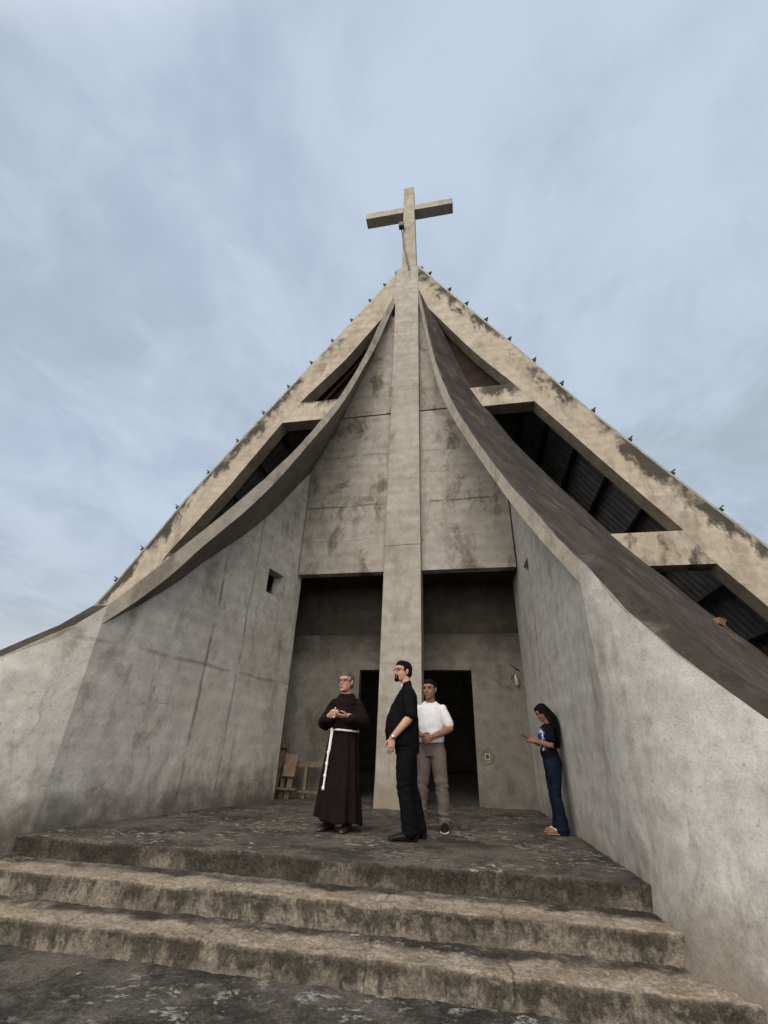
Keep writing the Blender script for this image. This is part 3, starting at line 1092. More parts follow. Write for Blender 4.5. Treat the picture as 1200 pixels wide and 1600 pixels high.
def pput(name, me, mats, parent):
    if not isinstance(mats, (list, tuple)):
        mats = [mats]
    me.name = name
    for m in mats:
        me.materials.append(m)
    return link(bpy.data.objects.new(name, me), parent)

def cloth(name, c, rough=.85, bump=.25, var=.18, sheen=.0):
    m, N = newmat(name)
    P = N.obj()
    n = N.noise(P, 7, 6, .6)
    cc = N.mix(N.rng(n, .3, .7), tuple(x * (1 - var) for x in c), tuple(x * (1 + var) for x in c))
    h = N.math('ADD', N.noise(N.map(P, scale=(1, 1, .55)), 9, 4, .55), N.math('MULTIPLY', N.noise(P, 260, 2), .06))
    N.out(cc, rough, N.bump(h, bump, .03), spec=.06)
    return m
def skin(name, c):
    m, N = newmat(name)
    P = N.obj()
    n = N.noise(P, 14, 5, .6)
    cc = N.mix(N.rng(n, .3, .7), tuple(x * .86 for x in c), tuple(x * 1.12 for x in c))
    N.out(cc, .68, N.bump(N.noise(P, 90, 4), .12, .004), spec=.22)
    return m
S_FAIR, S_TAN, S_BROWN, S_WOMAN = skin('skin_fair', (.36, .205, .15)), skin('skin_ruddy', (.34, .185, .135)), skin('skin_brown', (.20, .098, .064)), skin('skin_warm_brown', (.17, .082, .054))
HAIR_BLACK = simple('black_hair', (.006, .005, .005), .8, 0, .4, 60, .6, .04)
HAIR_GREY = simple('greying_hair', (.05, .05, .053), .6, 0, .6, 40, .6)
C_BLACK = cloth('black_cotton', (.0035, .0035, .005))
C_TROUSER = cloth('black_trouser_cloth', (.0035, .0035, .0045))
C_HABIT = cloth('dark_brown_wool', (.0085, .0055, .0055), .95)
C_WHITE = cloth('white_cotton', (.50, .51, .54), .85, .3, .05)
C_TAUPE = cloth('taupe_chino', (.105, .087, .079), .8, .35)
C_DENIM = cloth('dark_blue_denim', (.0055, .009, .020), .85, .3, .3)
M_LEATHER = simple('black_leather', (.006, .006, .0065), .5, 0, .2, 20, .1, .15)
M_BROWNL = simple('dark_brown_leather', (.022, .015, .012), .5, 0, .3, 20, .1)
M_SOLE = simple('off_white_rubber', (.55, .53, .48), .7)
M_CORD = simple('white_cotton_cord', (.60, .60, .60), .8, 0, .1, 90, .5)
M_COLLAR = simple('white_collar_plastic', (.78, .78, .76), .4, 0, .03)
M_METAL = simple('brushed_steel', (.45, .45, .45), .3, .9, .15, 40)
M_FRAME = simple('dark_red_spectacle_frame', (.07, .018, .014), .35)
M_FRAMEB = simple('black_spectacle_frame', (.015, .013, .013), .35)
M_BRASS = simple('old_silver_metal', (.55, .50, .42), .4, .6, .2, 40)
M_EYE = simple('eye_white', (.26, .24, .22), .3, 0, .05)
M_IRIS = simple('dark_iris', (.02, .012, .008), .2, 0, .05)
M_LIP = simple('lip', (.22, .085, .07), .5, 0, .1)
m, N = newmat('spectacle_lens')
g = N.n('ShaderNodeBsdfGlass')
g.inputs['IOR'].default_value = 1.05
g.inputs['Roughness'].default_value = 0
t_ = N.n('ShaderNodeBsdfTransparent')
ms = N.n('ShaderNodeMixShader')
ms.inputs[0].default_value = .25
N.t.links.new(t_.outputs[0], ms.inputs[1])
N.t.links.new(g.outputs[0], ms.inputs[2])
o_ = N.n('ShaderNodeOutputMaterial')
N.t.links.new(ms.outputs[0], o_.inputs[0])
M_LENS = m

def head_matrix(c, yaw=0., pitch=0., roll=0., s=1.):
    """head frame: faces -Y, yaw > 0 turns the face towards +x (viewer's right), pitch > 0 looks up"""
    return Matrix.Translation(c) @ Matrix.Rotation(yaw, 4, 'Z') @ Matrix.Rotation(-pitch, 4, 'X') @ Matrix.Rotation(roll, 4, 'Y') @ Matrix.Scale(s, 4)

def add_head(bm, H, wide=1.):
    w = wide
    ell(bm, (0, .012, .03), (.076 * w, .096, .092), H)
    ell(bm, (0, -.012, -.035), (.064 * w, .078, .078), H)
    ell(bm, (0, -.030, -.072), (.048 * w, .058, .042), H)          # jaw
    ell(bm, (0, -.070, -.098), (.024 * w, .022, .018), H)          # chin
    ell(bm, (0, -.068, .038), (.058 * w, .026, .034), H)           # forehead
    for s in (-1, 1):
        ell(bm, (s * .034 * w, -.047, -.030), (.026, .030, .034), H)   # cheek
        ell(bm, (s * .027, -.076, .027), (.026, .013, .010), H)    # brow
        ell(bm, (s * .075 * w, .012, -.004), (.010, .019, .031), H)    # ear
        ell(bm, (s * .078 * w, .016, .010), (.008, .015, .017), H)
        ell(bm, (s * .012, -.099, -.034), (.010, .011, .009), H)   # nostril
    P = [H @ Vector(p) for p in ((0, -.082, .018), (0, -.096, -.004), (0, -.110, -.026))]
    tube(bm, P, [.008, .011, .013], 10)
    ell(bm, (0, -.090, -.060), (.024, .012, .007), H)
    ell(bm, (0, -.088, -.072), (.021, .012, .008), H)

def shape_face(me, H):
    Hi = H.inverted()
    loc = {v.index: Hi @ v.co for v in me.vertices}
    sel = {i for i, p in loc.items() if p.length < .16 and p.z > -.115 and p.y > -.112 and not (abs(p.x) > .070 and abs(p.z) < .045)}
    nb = {i: [] for i in sel}
    for e in me.edges:
        a, b = e.vertices
        if a in nb:
            nb[a].append(b)
        if b in nb:
            nb[b].append(a)
    for it in range(7):
        new = {}
        for i in sel:
            p = loc[i]
            k = .25 if p.y < -.097 else .6
            m_ = Vector()
            for j in nb[i]:
                m_ += loc[j]
            new[i] = p.lerp(m_ / len(nb[i]), k)
        loc.update(new)
    for i in sel:
        me.vertices[i].co = H @ loc[i]
    for v in me.vertices:
        p = Hi @ v.co
        if p.y > -.03 or abs(p.x) > .09 or abs(p.z) > .12:
            continue
        d = 0
        for s in (-1, 1):
            q = math.exp(-((p.x - s * .031) / .016) ** 2 - ((p.z - .006) / .010) ** 2)
            d += .009 * q
        d += .006 * math.exp(-(p.x / .020) ** 2 - ((p.z + .0655) / .0032) ** 2)
        d += .005 * math.exp(-(p.x / .022) ** 2 - ((p.z + .084) / .006) ** 2)
        if d > 1e-4:
            v.co = H @ (p + Vector((0, d, 0)))

def face_bits(H, parent, lips=True):
    for s in (-1, 1):
        bm = bmesh.new()
        ell(bm, (s * .031, -.0665, .006), (.0125, .012, .0062), H, 2)
        e = mesh_obj('eye', bm, M_EYE, parent, smooth=True)
        bm = bmesh.new()
        ell(bm, (s * .031, -.0770, .0062), (.0062, .003, .0060), H, 2)
        mesh_obj('iris', bm, M_IRIS, e, smooth=True)
    if lips:
        bm = bmesh.new()
        ell(bm, (0, -.0955, -.0605), (.020, .0085, .0045), H, 2)
        ell(bm, (0, -.0935, -.0715), (.017, .0085, .0055), H, 2)
        mesh_obj('lips', bm, M_LIP, parent, smooth=True)

def brows(H, parent, mat):
    for s in (-1, 1):
        bm = bmesh.new()
        P = [H @ Vector(p) for p in ((s * .013, -.0925, .023), (s * .030, -.0925, .028), (s * .048, -.078, .023))]
        tube(bm, P, [.0024, .0028, .0018], 8)
        mesh_obj('eyebrow', bm, mat, parent, smooth=True)

def hair_short(H, parent, mat, back=.03, line=.062, vol=1., side=None):
    bm = bmesh.new()
    ell(bm, (0, .022, .042), (.081 * vol, .094 * vol, .088 * vol), H, 4)
    ell(bm, (0, .040, -.005), (.076 * vol, .074, .072), H, 4)
    ell(bm, (0, -.012, .078), (.066, .078, .052 * vol), H, 4)
    for s in (-1, 1):
        ell(bm, (s * .0695, -.012, .034), (.0115, .020, .034), H, 3)
        if side:
            ell(bm, (s * .0705, -.006, .006), (.007, .008, .022), H, 3)
    me = fuse(bm, .0045, 1)
    Hi = H.inverted()
    def f(co):
        p = Hi @ co
        return .0016 * mnoise.noise(Vector((p.x * 60, p.y * 45, p.z * 60))) + .0012 * mnoise.noise(Vector((p.x * 160, p.y * 120, p.z * 160)))
    wrinkle(me, f)
    return pput('hair', me, mat, parent)

def glasses(H, parent, mat):
    bm = bmesh.new()
    for s in (-1, 1):
        R = []
        for k in range(17):
            a = 2 * PI * k / 16
            q = (abs(math.cos(a)) ** .6 * (1 if math.cos(a) > 0 else -1), abs(math.sin(a)) ** .6 * (1 if math.sin(a) > 0 else -1))
            R.append(H @ Vector((s * .034 + .026 * q[0], -.103 + abs(s * .034 + .026 * q[0]) * .12, .003 + .019 * q[1])))
        tube(bm, R, [.0026] * 17, 6, (0, 1, 0), False)
        T = [H @ Vector(p) for p in ((s * .060, -.096, .013), (s * .074, -.055, .014), (s * .083, .010, .012))]
        tube(bm, T, [.0030, .0028, .0024], 6)
    T = [H @ Vector(p) for p in ((-.009, -.102, .008), (0, -.104, .010), (.009, -.102, .008))]
    tube(bm, T, [.0026] * 3, 6)
    g = mesh_obj('glasses', bm, mat, parent, smooth=True)
    bm = bmesh.new()
    for s in (-1, 1):
        vs = []
        for k in range(16):
            a = 2 * PI * k / 16
            q = (abs(math.cos(a)) ** .6 * (1 if math.cos(a) > 0 else -1), abs(math.sin(a)) ** .6 * (1 if math.sin(a) > 0 else -1))
            vs.append(bm.verts.new(H @ Vector((s * .034 + .025 * q[0], -.103 + abs(s * .034 + .025 * q[0]) * .12, .003 + .018 * q[1]))))
        bm.faces.new(vs)
    mesh_obj('lens', bm, M_LENS, g)

def hand(bm, w, d, nrm, lat, curl=(.5, .55, .6, .65), s=1., thumb=.5, spread=.06):
    """w wrist, d wrist->knuckles, nrm palm side, lat thumb side"""
    w, d = Vector(w), Vector(d).normalized()
    lat = Vector(lat)
    lat = (lat - d * lat.dot(d)).normalized()
    n = d.cross(lat)
    if n.dot(Vector(nrm)) < 0:
        n = -n
    tube(bm, [w - d * .01 * s, w + d * .03 * s, w + d * .065 * s, w + d * .085 * s], [(.026 * s, .018 * s), (.036 * s, .017 * s), (.041 * s, .015 * s), (.038 * s, .012 * s)], 14, lat)
    ell(bm, w + d * .035 * s + lat * .022 * s + n * .010 * s, (.019 * s, .019 * s, .019 * s))
    base = ((.030, .072), (.010, .080), (-.010, .075), (-.029, .058))
    for (b, L), c in zip(base, curl):
        p = w + d * .086 * s + lat * b * s
        dd = (d + lat * (b * spread / .03)).normalized()
        pts, rr = [p - dd * .012 * s], [.0095 * s]
        for k, f in enumerate((.45, .32, .23)):
            a = c * (.55, 1.0, .8)[k]
            dd = (dd * math.cos(a) + n * math.sin(a)).normalized()
            pts.append(pts[-1] + dd * (L * f + (.012 if k == 0 else 0)) * s)
            rr.append((.0088, .0080, .0068)[k] * s)
        tube(bm, pts, rr, 10, lat)
    p = w + d * .022 * s + lat * .024 * s + n * .004
    t1 = (d * .62 + lat * .66 + n * (.25 + .4 * thumb)).normalized()
    t2 = (d * .92 + lat * (.35 - .5 * thumb) + n * (.2 + .5 * thumb)).normalized()
    q = p + t1 * .042 * s
    tube(bm, [p, q, q + t2 * .030 * s, q + t2 * .052 * s], [.0125 * s, .0108 * s, .0095 * s, .0078 * s], 10, n)

def arm(bm, sh, el, wr, k=1.):
    sh, el, wr = Vector(sh), Vector(el), Vector(wr)
    sh = sh + Vector((-.035 if sh.x > 0 else .035, 0, -.06))
    tube(bm, [sh, sh.lerp(el, .35), sh.lerp(el, .75), el, el.lerp(wr, .25), el.lerp(wr, .65), wr],
         [.036 * k, .043 * k, .042 * k, .040 * k, .043 * k, .034 * k, .026 * k], 14)

def sleeve(bm, sh, el, f, r0, r1):
    sh, el = Vector(sh), Vector(el)
    sh = sh + Vector((-.012 if sh.x > 0 else .012, 0, -.028))
    tube(bm, [sh, sh.lerp(el, .4 * f), sh.lerp(el, f)], [r0, (r0 + r1) / 2 * 1.02, r1], 18)

def yoke(bm, z, w, r, y=.02):
    tube(bm, [(-w, y, z - .055), (-w * .62, y, z - .018), (-w * .3, y, z + .018), (0, y, z + .03), (w * .3, y, z + .018), (w * .62, y, z - .018), (w, y, z - .055)],
         [r * .80, r * .92, r, r, r, r * .92, r * .80], 16)

def torso(bm, rings, n=22):
    tube(bm, [(x, y, z) for (z, x, y, rx, ry) in rings], [(rx, ry) for (z, x, y, rx, ry) in rings], n, (1, 0, 0), False)

def shoe(bm, a, yaw, L=.28, w=.048, h=.075):
    """low shoe; a = ankle point on the ground, toe along yaw (0 = -Y)"""
    Rm = Matrix.Translation(a) @ Matrix.Rotation(yaw, 4, 'Z')
    P = [Rm @ Vector(p) for p in ((0, .055, .042), (0, .02, .046), (0, -.06, .044), (0, -.13, .036), (0, -.185, .028), (0, .0 - L + .075, .022))]
    tube(bm, P, [(w * .72, .040), (w * .82, .046), (w * .88, .042), (w, .034), (w * .9, .026), (w * .55, .018)], 16)
    P = [Rm @ Vector(p) for p in ((0, .02, .05), (0, .022, h + .03))]
    tube(bm, P, [.042, .040], 14)
    for y, r in ((.045, .70), (-.02, .72), (-.10, .92), (-.16, .95), (-.20, .75)):
        ell(bm, (0, y, .012), (w * r, .045, .012), Rm, 2)

# ---- the priest in black, seen from his left side
def build_priest(loc, rz):
    root = empty('person', loc, rz, label='tall bearded man in black clerical shirt and black trousers standing side-on before the pillar', cat='person', group='people standing in the church porch')
    H = head_matrix((0, -.035, 1.718), .46, .05, 0, 1.07)
    sh = {1: (.175, .02, 1.475), -1: (-.175, .02, 1.475)}
    el = {1: (.245, .05, 1.20), -1: (-.25, .06, 1.20)}
    wr = {1: (.235, -.17, .965), -1: (-.25, -.06, .95)}
    bm = bmesh.new()
    add_head(bm, H, 1.02)
    tube(bm, [(0, .03, 1.46), (0, .015, 1.55), (0, -.012, 1.64)], [.075, .062, .060], 16)
    torso(bm, [(.98, 0, .03, .15, .10), (1.15, 0, 0, .15, .11), (1.38, 0, .01, .16, .10), (1.5, 0, .02, .10, .07)])
    for s in (1, -1):
        arm(bm, sh[s], el[s], wr[s], 1.15)
        q = 0 if s > 0 else .105
        tube(bm, [(s * .085, .02, .98), (s * .095, -.02 + q, .50), (s * .10, .05 + q, .06)], [.06, .045, .034], 12)
    hand(bm, wr[1], Vector((-.05, -.10, -1)), (-1, 0, 0), (0, -1, -.1), (.35, .40, .45, .5), 1.06, .35)
    hand(bm, wr[-1], Vector((.02, -.08, -1)), (1, 0, 0), (0, -1, -.1), (.35, .40, .45, .5), 1.06, .35)
    me = fuse(bm, .0045, 2)
    shape_face(me, H)
    body = pput('body', me, S_FAIR, root)
    face_bits(H, root)
    brows(H, root, HAIR_BLACK)
    hair_short(H, root, HAIR_BLACK, side=True)
    glasses(H, root, M_FRAME)
    bm = bmesh.new()
    ell(bm, (0, -.078, -.098), (.032, .030, .024), H)
    ell(bm, (0, -.094, -.050), (.025, .010, .006), H)
    for s in (-1, 1):
        ell(bm, (s * .026, -.083, -.070), (.007, .014, .026), H)
    me = fuse(bm, .004, 1)
    pput('beard', me, HAIR_BLACK, root)
    # shirt worn loose over the belly
    bm = bmesh.new()
    torso(bm, [(.895, 0, -.030, .19, .175), (.90, 0, -.030, .196, .190), (.98, 0, -.034, .197, .200), (1.08, 0, -.042, .195, .205), (1.18, 0, -.034, .19, .192), (1.28, 0, -.014, .188, .166), (1.38, 0, .010, .19, .138), (1.46, 0, .022, .175, .115), (1.515, 0, .024, .10, .082)])
    yoke(bm, 1.47, .165, .072)
    for s in (1, -1):
        sleeve(bm, sh[s], el[s], .92, .072, .080)
    tube(bm, [(0, .022, 1.50), (0, .012, 1.575)], [(.072, .070), (.066, .066)], 18)
    me = fuse(bm, .008, 4)
    def f(co):
        return .005 * mnoise.noise(Vector((co.x * 8, co.y * 8, co.z * 16))) + .003 * mnoise.noise(Vector((co.x * 22, co.y * 22, co.z * 9)))
    wrinkle(me, f)
    pput('shirt', me, C_BLACK, root)
    bm = bmesh.new()
    Rm = Matrix.Translation((0, .012, 1.557)) @ Matrix.Rotation(.22, 4, 'Z')
    vs = []
    for k in range(7):
        a = -PI / 2 + (k - 3) * .14
        vs.append([Rm @ Vector((.0725 * math.cos(a), .0725 * math.sin(a), z)) for z in (-.016, .020)])
    vv = [[bm.verts.new(p) for p in r] for r in vs]
    for a, b in zip(vv[:-1], vv[1:]):
        bm.faces.new((a[0], b[0], b[1], a[1]))
    o = mesh_obj('collar', bm, M_COLLAR, root)
    o.modifiers.new('s', 'SOLIDIFY').thickness = .004
    bm = bmesh.new()
    torso(bm, [(.80, 0, .03, .165, .135), (.90, 0, .018, .178, .150), (1.02, 0, .005, .175, .15)])
    tube(bm, [(.085, .015, .88), (.095, -.015, .66), (.10, -.025, .50), (.105, .015, .30), (.105, .055, .07)], [(.092, .120), (.082, .102), (.070, .082), (.066, .080), (.072, .094)], 18)
    tube(bm, [(-.085, .025, .88), (-.09, .05, .66), (-.09, .075, .50), (-.09, .125, .30), (-.09, .165, .07)], [(.092, .118), (.082, .100), (.070, .080), (.066, .078), (.070, .088)], 18)
    me = fuse(bm, .008, 3)
    def f(co):
        k = math.exp(-((co.z - .48) / .12) ** 2) + math.exp(-((co.z - .12) / .10) ** 2) + .3
        return .006 * k * mnoise.noise(Vector((co.x * 7, co.y * 7, co.z * 24)))
    wrinkle(me, f)
    pput('trousers', me, C_TROUSER, root)
    for s, p in ((1, (.105, .055, 0)), (-1, (-.09, .165, 0))):
        bm = bmesh.new()
        shoe(bm, p, .05 * s, .30, .052)
        pput('shoe', fuse(bm, .005, 2), M_LEATHER, root)
    bm = bmesh.new()
    wp, wd = Vector(wr[1]) + Vector((.004, .010, .012)), (Vector(wr[1]) - Vector(el[1])).normalized()
    tube(bm, [wp - wd * .011, wp + wd * .011], [.034, .033], 18, caps=False)
    ell(bm, wp + Vector((.034, 0, 0)), (.008, .017, .017), None, 2)
    mesh_obj('wristwatch', bm, M_METAL, root, smooth=True)
    return root

# ---- the friar in a brown habit with a white cord
def build_friar(loc, rz):
    root = empty('person', loc, rz, label='grey-haired man with glasses in a long dark brown hooded habit tied with a white cord', cat='person', group='people standing in the church porch')
    H = head_matrix((0, -.03, 1.625), -.24, .10, 0, 1.09)
    sh = {1: (.175, .02, 1.40), -1: (-.175, .02, 1.40)}
    el = {1: (.250, -.03, 1.17), -1: (-.250, -.03, 1.16)}
    wr = {1: (.135, -.245, 1.21), -1: (-.125, -.245, 1.205)}
    bm = bmesh.new()
    add_head(bm, H, 1.05)
    tube(bm, [(0, .03, 1.40), (0, .018, 1.47), (0, -.01, 1.55)], [.075, .066, .062], 16)
    torso(bm, [(.95, 0, .02, .14, .10), (1.15, 0, 0, .15, .11), (1.32, 0, .01, .15, .10), (1.42, 0, .02, .10, .07)])
    for s in (1, -1):
        arm(bm, sh[s], el[s], wr[s], 1.08)
        tube(bm, [(s * .09, .02, .95), (s * .10, .02, .50), (s * .11, .03, .06)], [.07, .05, .036], 12)
    hand(bm, wr[-1], (.75, -.35, .12), (.2, .3, -.7), (.1, -.4, .9), (.75, .8, .85, .9), 1.02, .8)
    hand(bm, wr[1], (-.72, -.40, -.10), (-.1, -.35, 1), (-.1, -.9, .25), (.55, .6, .65, .75), 1.02, .3)
    me = fuse(bm, .0045, 2)
    shape_face(me, H)
    pput('body', me, S_TAN, root)
    face_bits(H, root)
    brows(H, root, HAIR_GREY)
    hair_short(H, root, HAIR_GREY, vol=.985, side=True)
    glasses(H, root, M_FRAMEB)
    bm = bmesh.new()
    tube(bm, [(wr[-1][0] + .088, -.300, 1.188), (wr[-1][0] + .098, -.302, 1.186)], [.011, .011], 12)
    mesh_obj('ring', bm, M_BRASS, root, smooth=True)
    # bodice with wide sleeves
    bm = bmesh.new()
    torso(bm, [(1.03, 0, 0, .185, .150), (1.10, 0, -.012, .200, .170), (1.20, 0, -.012, .205, .172), (1.30, 0, 0, .205, .150), (1.38, 0, .015, .19, .120), (1.44, 0, .02, .12, .085)])
    for s in (1, -1):
        e, w, h_ = Vector(el[s]), Vector(wr[s]), Vector(sh[s])
        h_ = h_ + Vector((-.02 * s, 0, -.035))
        tube(bm, [h_, h_.lerp(e, .55), e + Vector((s * .005, .01, -.02))], [.072, .086, .098], 18)
        tube(bm, [e + Vector((s * .0, .01, -.02)), e.lerp(w, .45) + Vector((0, .0, -.03)), e.lerp(w, .86) + Vector((0, 0, -.03))], [(.094, .098), (.080, .104), (.060, .100)], 18, (0, 0, 1))
    yoke(bm, 1.40, .16, .075)
    me = fuse(bm, .009, 3)
    def f(co):
        return .007 * mnoise.noise(Vector((co.x * 9, co.y * 9, co.z * 7))) + .004 * mnoise.noise(Vector((co.x * 20, co.y * 20, co.z * 12)))
    wrinkle(me, f)
    pput('habit_top', me, C_HABIT, root)
    # skirt with pleats
    bm = bmesh.new()
    rings = []
    na = 120
    for i in range(40):
        q = i / 39
        z = 1.06 - .965 * q
        rx, ry = .180 + .100 * q ** .9, .140 + .11 * q ** .8
        r = []
        for k in range(na):
            a = 2 * PI * k / na
            pl_a = (.010 + .020 * q) * (math.sin(a * 9 + 1.1 * math.sin(a * 2)) * .7 + .5 * math.sin(a * 14 + 2 + q))
            wv = .012 * mnoise.noise(Vector((math.cos(a) * 2.2, math.sin(a) * 2.2, z * 2.5)))
            m_ = 1 + (pl_a * (.35 + .65 * q) + wv * q) / rx
            r.append(bm.verts.new((rx * m_ * math.cos(a), .005 + ry * m_ * math.sin(a), z - (.015 * math.sin(a * 3) + .03 * math.cos(a - .4)) * q)))
        rings.append(r)
    for a, b in zip(rings[:-1], rings[1:]):
        for k in range(na):
            bm.faces.new((a[k], a[(k + 1) % na], b[(k + 1) % na], b[k])).smooth = True
    bm.faces.new(rings[0])
    o = mesh_obj('habit_skirt', bm, C_HABIT, root)
    o.modifiers.new('s', 'SOLIDIFY').thickness = .006
    # shoulder cape and hood
    bm = bmesh.new()
    for z, rx, ry, y in ((1.365, .205, .145, .012), (1.41, .175, .130, .018), (1.45, .12, .10, .02)):
        ell(bm, (0, y, z), (rx, ry, .055))
    for k in range(5):
        q = k / 4
        ell(bm, (0, -.100 - .030 * q, 1.37 - .115 * q), (.15 - .125 * q, .035, .045))
    R = []
    for k in range(17):
        a = 2 * PI * k / 16
        R.append((.082 * math.cos(a), .022 + .080 * math.sin(a), 1.468 + .012 * math.sin(a)))
    tube(bm, R, [.024] * 17, 12, (0, 0, 1), False)
    ell(bm, (0, .125, 1.43), (.10, .06, .085))
    me = fuse(bm, .007, 2)
    wrinkle(me, f)
    pput('hood_cape', me, C_HABIT, root)
    # cord
    bm = bmesh.new()
    R = []
    for k in range(41):
        a = 2 * PI * k / 40
        R.append((.193 * math.cos(a), .0 + .157 * math.sin(a), 1.055 - .012 * math.cos(a)))
    tube(bm, R, [.0135] * 41, 8, (0, 0, 1), False)
    c = mesh_obj('cord_belt', bm, M_CORD, root, smooth=True)
    bm = bmesh.new()
    P = [(-.105, -.150, 1.06), (-.109, -.168, .95), (-.114, -.180, .82), (-.120, -.194, .68), (-.125, -.208, .54), (-.13, -.220, .42)]
    tube(bm, P, [.012] * 6, 8)
    tube(bm, [(p[0] + .012, p[1] + .004, p[2]) for p in P[:3]], [.010] * 3, 8)
    for z in (1.05, .80, .68, .555, .43):
        t = (1.06 - z) / .64
        ell(bm, (-.105 - .025 * t - .002, -.152 - .068 * t, z), (.019, .018, .027), None, 2)
    mesh_obj('cord_end', bm, M_CORD, root, smooth=True)
    bm = bmesh.new()
    for s in (1, -1):
        tube(bm, [(s * .11, .03, .10), (s * .105, .03, .26)], [.06, .07], 14)
    me = fuse(bm, .008, 1)
    pput('trousers', me, C_TROUSER, root)
    for s in (1, -1):
        bm = bmesh.new()
        shoe(bm, (s * .115, .03, 0), .12 * s - .1, .29, .053)
        pput('shoe', fuse(bm, .005, 2), M_BROWNL, root)
    return root, wr

# ---- the young man in the white T-shirt
def build_white(loc, rz):
    root = empty('person', loc, rz, label='dark-haired man in a white T-shirt and taupe trousers with hands clasped, partly behind the priest', cat='person', group='people standing in the church porch')
    H = head_matrix((0, -.02, 1.60), -.16, -.02, 0, 1.07)
    sh = {1: (.175, .02, 1.385), -1: (-.175, .02, 1.385)}
    el = {1: (.265, .00, 1.12), -1: (-.265, .0, 1.12)}
    wr = {1: (.07, -.215, 1.015), -1: (-.075, -.205, 1.03)}
    bm = bmesh.new()
    add_head(bm, H, 1.06)
    tube(bm, [(0, .03, 1.38), (0, .02, 1.45), (0, -.005, 1.53)], [.075, .064, .060], 16)
    torso(bm, [(.93, 0, .02, .14, .10), (1.12, 0, 0, .15, .11), (1.3, 0, .01, .15, .10), (1.40, 0, .02, .10, .07)])
    for s in (1, -1):
        arm(bm, sh[s], el[s], wr[s], 1.1)
        tube(bm, [(s * .09, .02, .93), (s * .115, .0, .50), (s * .14, .03, .06)], [.065, .048, .036], 12)
    hand(bm, wr[-1], (.85, -.25, -.45), (.2, .4, -.6), (.3, -.5, .5), (.5, .55, .6, .65), 1.0, .6)
    hand(bm, wr[1], (-.80, -.35, -.55), (0, .8, -.3), (-.4, -.2, .8), (.75, .8, .85, .9), 1.0, .5)
    me = fuse(bm, .0045, 2)
    shape_face(me, H)
    pput('body', me, S_BROWN, root)
    face_bits(H, root)
    brows(H, root, HAIR_BLACK)
    hair_short(H, root, HAIR_BLACK, vol=1.03, side=True)
    bm = bmesh.new()
    torso(bm, [(.965, 0, -.002, .176, .150), (1.05, 0, -.015, .178, .158), (1.15, 0, -.012, .180, .150), (1.27, 0, 0, .185, .132), (1.36, 0, .014, .172, .112), (1.42, 0, .022, .115, .082)])
    yoke(bm, 1.378, .165, .070)
    for s in (1, -1):
        sleeve(bm, sh[s], el[s], .76, .062, .068)
    me = fuse(bm, .008, 3)
    def f(co):
        k = .5 + math.exp(-((co.z - 1.0) / .1) ** 2)
        return .006 * k * mnoise.noise(Vector((co.x * 7, co.y * 7, co.z * 15))) + .003 * mnoise.noise(Vector((co.x * 24, co.y * 24, co.z * 10)))
    wrinkle(me, f)
    pput('t_shirt', me, C_WHITE, root)
    bm = bmesh.new()
    torso(bm, [(.80, 0, .015, .165, .125), (.88, 0, .01, .172, .132), (1.0, 0, .005, .170, .132)])
    for s in (1, -1):
        tube(bm, [(s * .088, .012, .86), (s * .105, .0, .66), (s * .128, -.008, .48), (s * .140, .02, .28), (s * .148, .035, .10)], [(.104, .118), (.094, .104), (.084, .090), (.076, .082), (.070, .078)], 18)
    me = fuse(bm, .007, 2)
    def f(co):
        k = math.exp(-((co.z - .46) / .10) ** 2) + 1.3 * math.exp(-((co.z - .15) / .10) ** 2) + .25
        return .010 * k * mnoise.noise(Vector((co.x * 6 + co.z * 4, co.y * 6, co.z * 22)))
    wrinkle(me, f)
    pput('trousers', me, C_TAUPE, root)
    for s in (1, -1):
        bm = bmesh.new()
        shoe(bm, (s * .148, .035, .012), .15 * s, .28, .052, .09)
        k = pput('shoe', fuse(bm, .005, 2), M_LEATHER, root)
        bm = bmesh.new()
        Rm = Matrix.Translation((s * .148, .035, 0)) @ Matrix.Rotation(.15 * s, 4, 'Z')
        for y, r in ((.06, .72), (.02, .78), (-.04, .8), (-.10, .95), (-.15, 1.0), (-.195, .85)):
            ell(bm, (0, y, .016), (.056 * r, .042, .018), Rm, 2)
        me = fuse(bm, .005, 1)
        pput('sole', me, M_SOLE, k)
    return root

# ---- the woman leaning on the wall with her phone
def shirt_print():
    m, N = newmat('black_tshirt_with_print')
    P = N.obj()
    x, y, z = N.sep(P)
    wp = N.vmath('ADD', P, N.vmath('MULTIPLY', N.noisec(P, 14, 3), (.08, .08, .08)))
    n1 = N.noise(N.map(wp, loc=(.3, 0, .1)), 13, 3, .5)
    n2 = N.noise(N.map(wp, loc=(3, 1, 2)), 19, 4, .6)
    front = N.rng(N.math('MULTIPLY', y, -1.), .035, .075)
    band = N.math('MULTIPLY', N.rng(z, .93, .97), N.rng(z, 1.20, 1.24, 1, 0))
    f = N.math('MULTIPLY', front, band)
    c = N.mix(N.math('MULTIPLY', N.rng(n1, .47, .52), f), (.005, .005, .009), (.012, .045, .20))
    c = N.mix(N.math('MULTIPLY', N.rng(n2, .53, .57), f), c, (.52, .48, .56))
    c = N.mix(N.math('MULTIPLY', N.math('MULTIPLY', N.rng(n1, .40, .36), N.rng(n2, .44, .5)), f), c, (.14, .045, .11))
    N.out(c, .9, N.bump(N.noise(P, 9, 4), .25, .02), spec=.05)
    return m
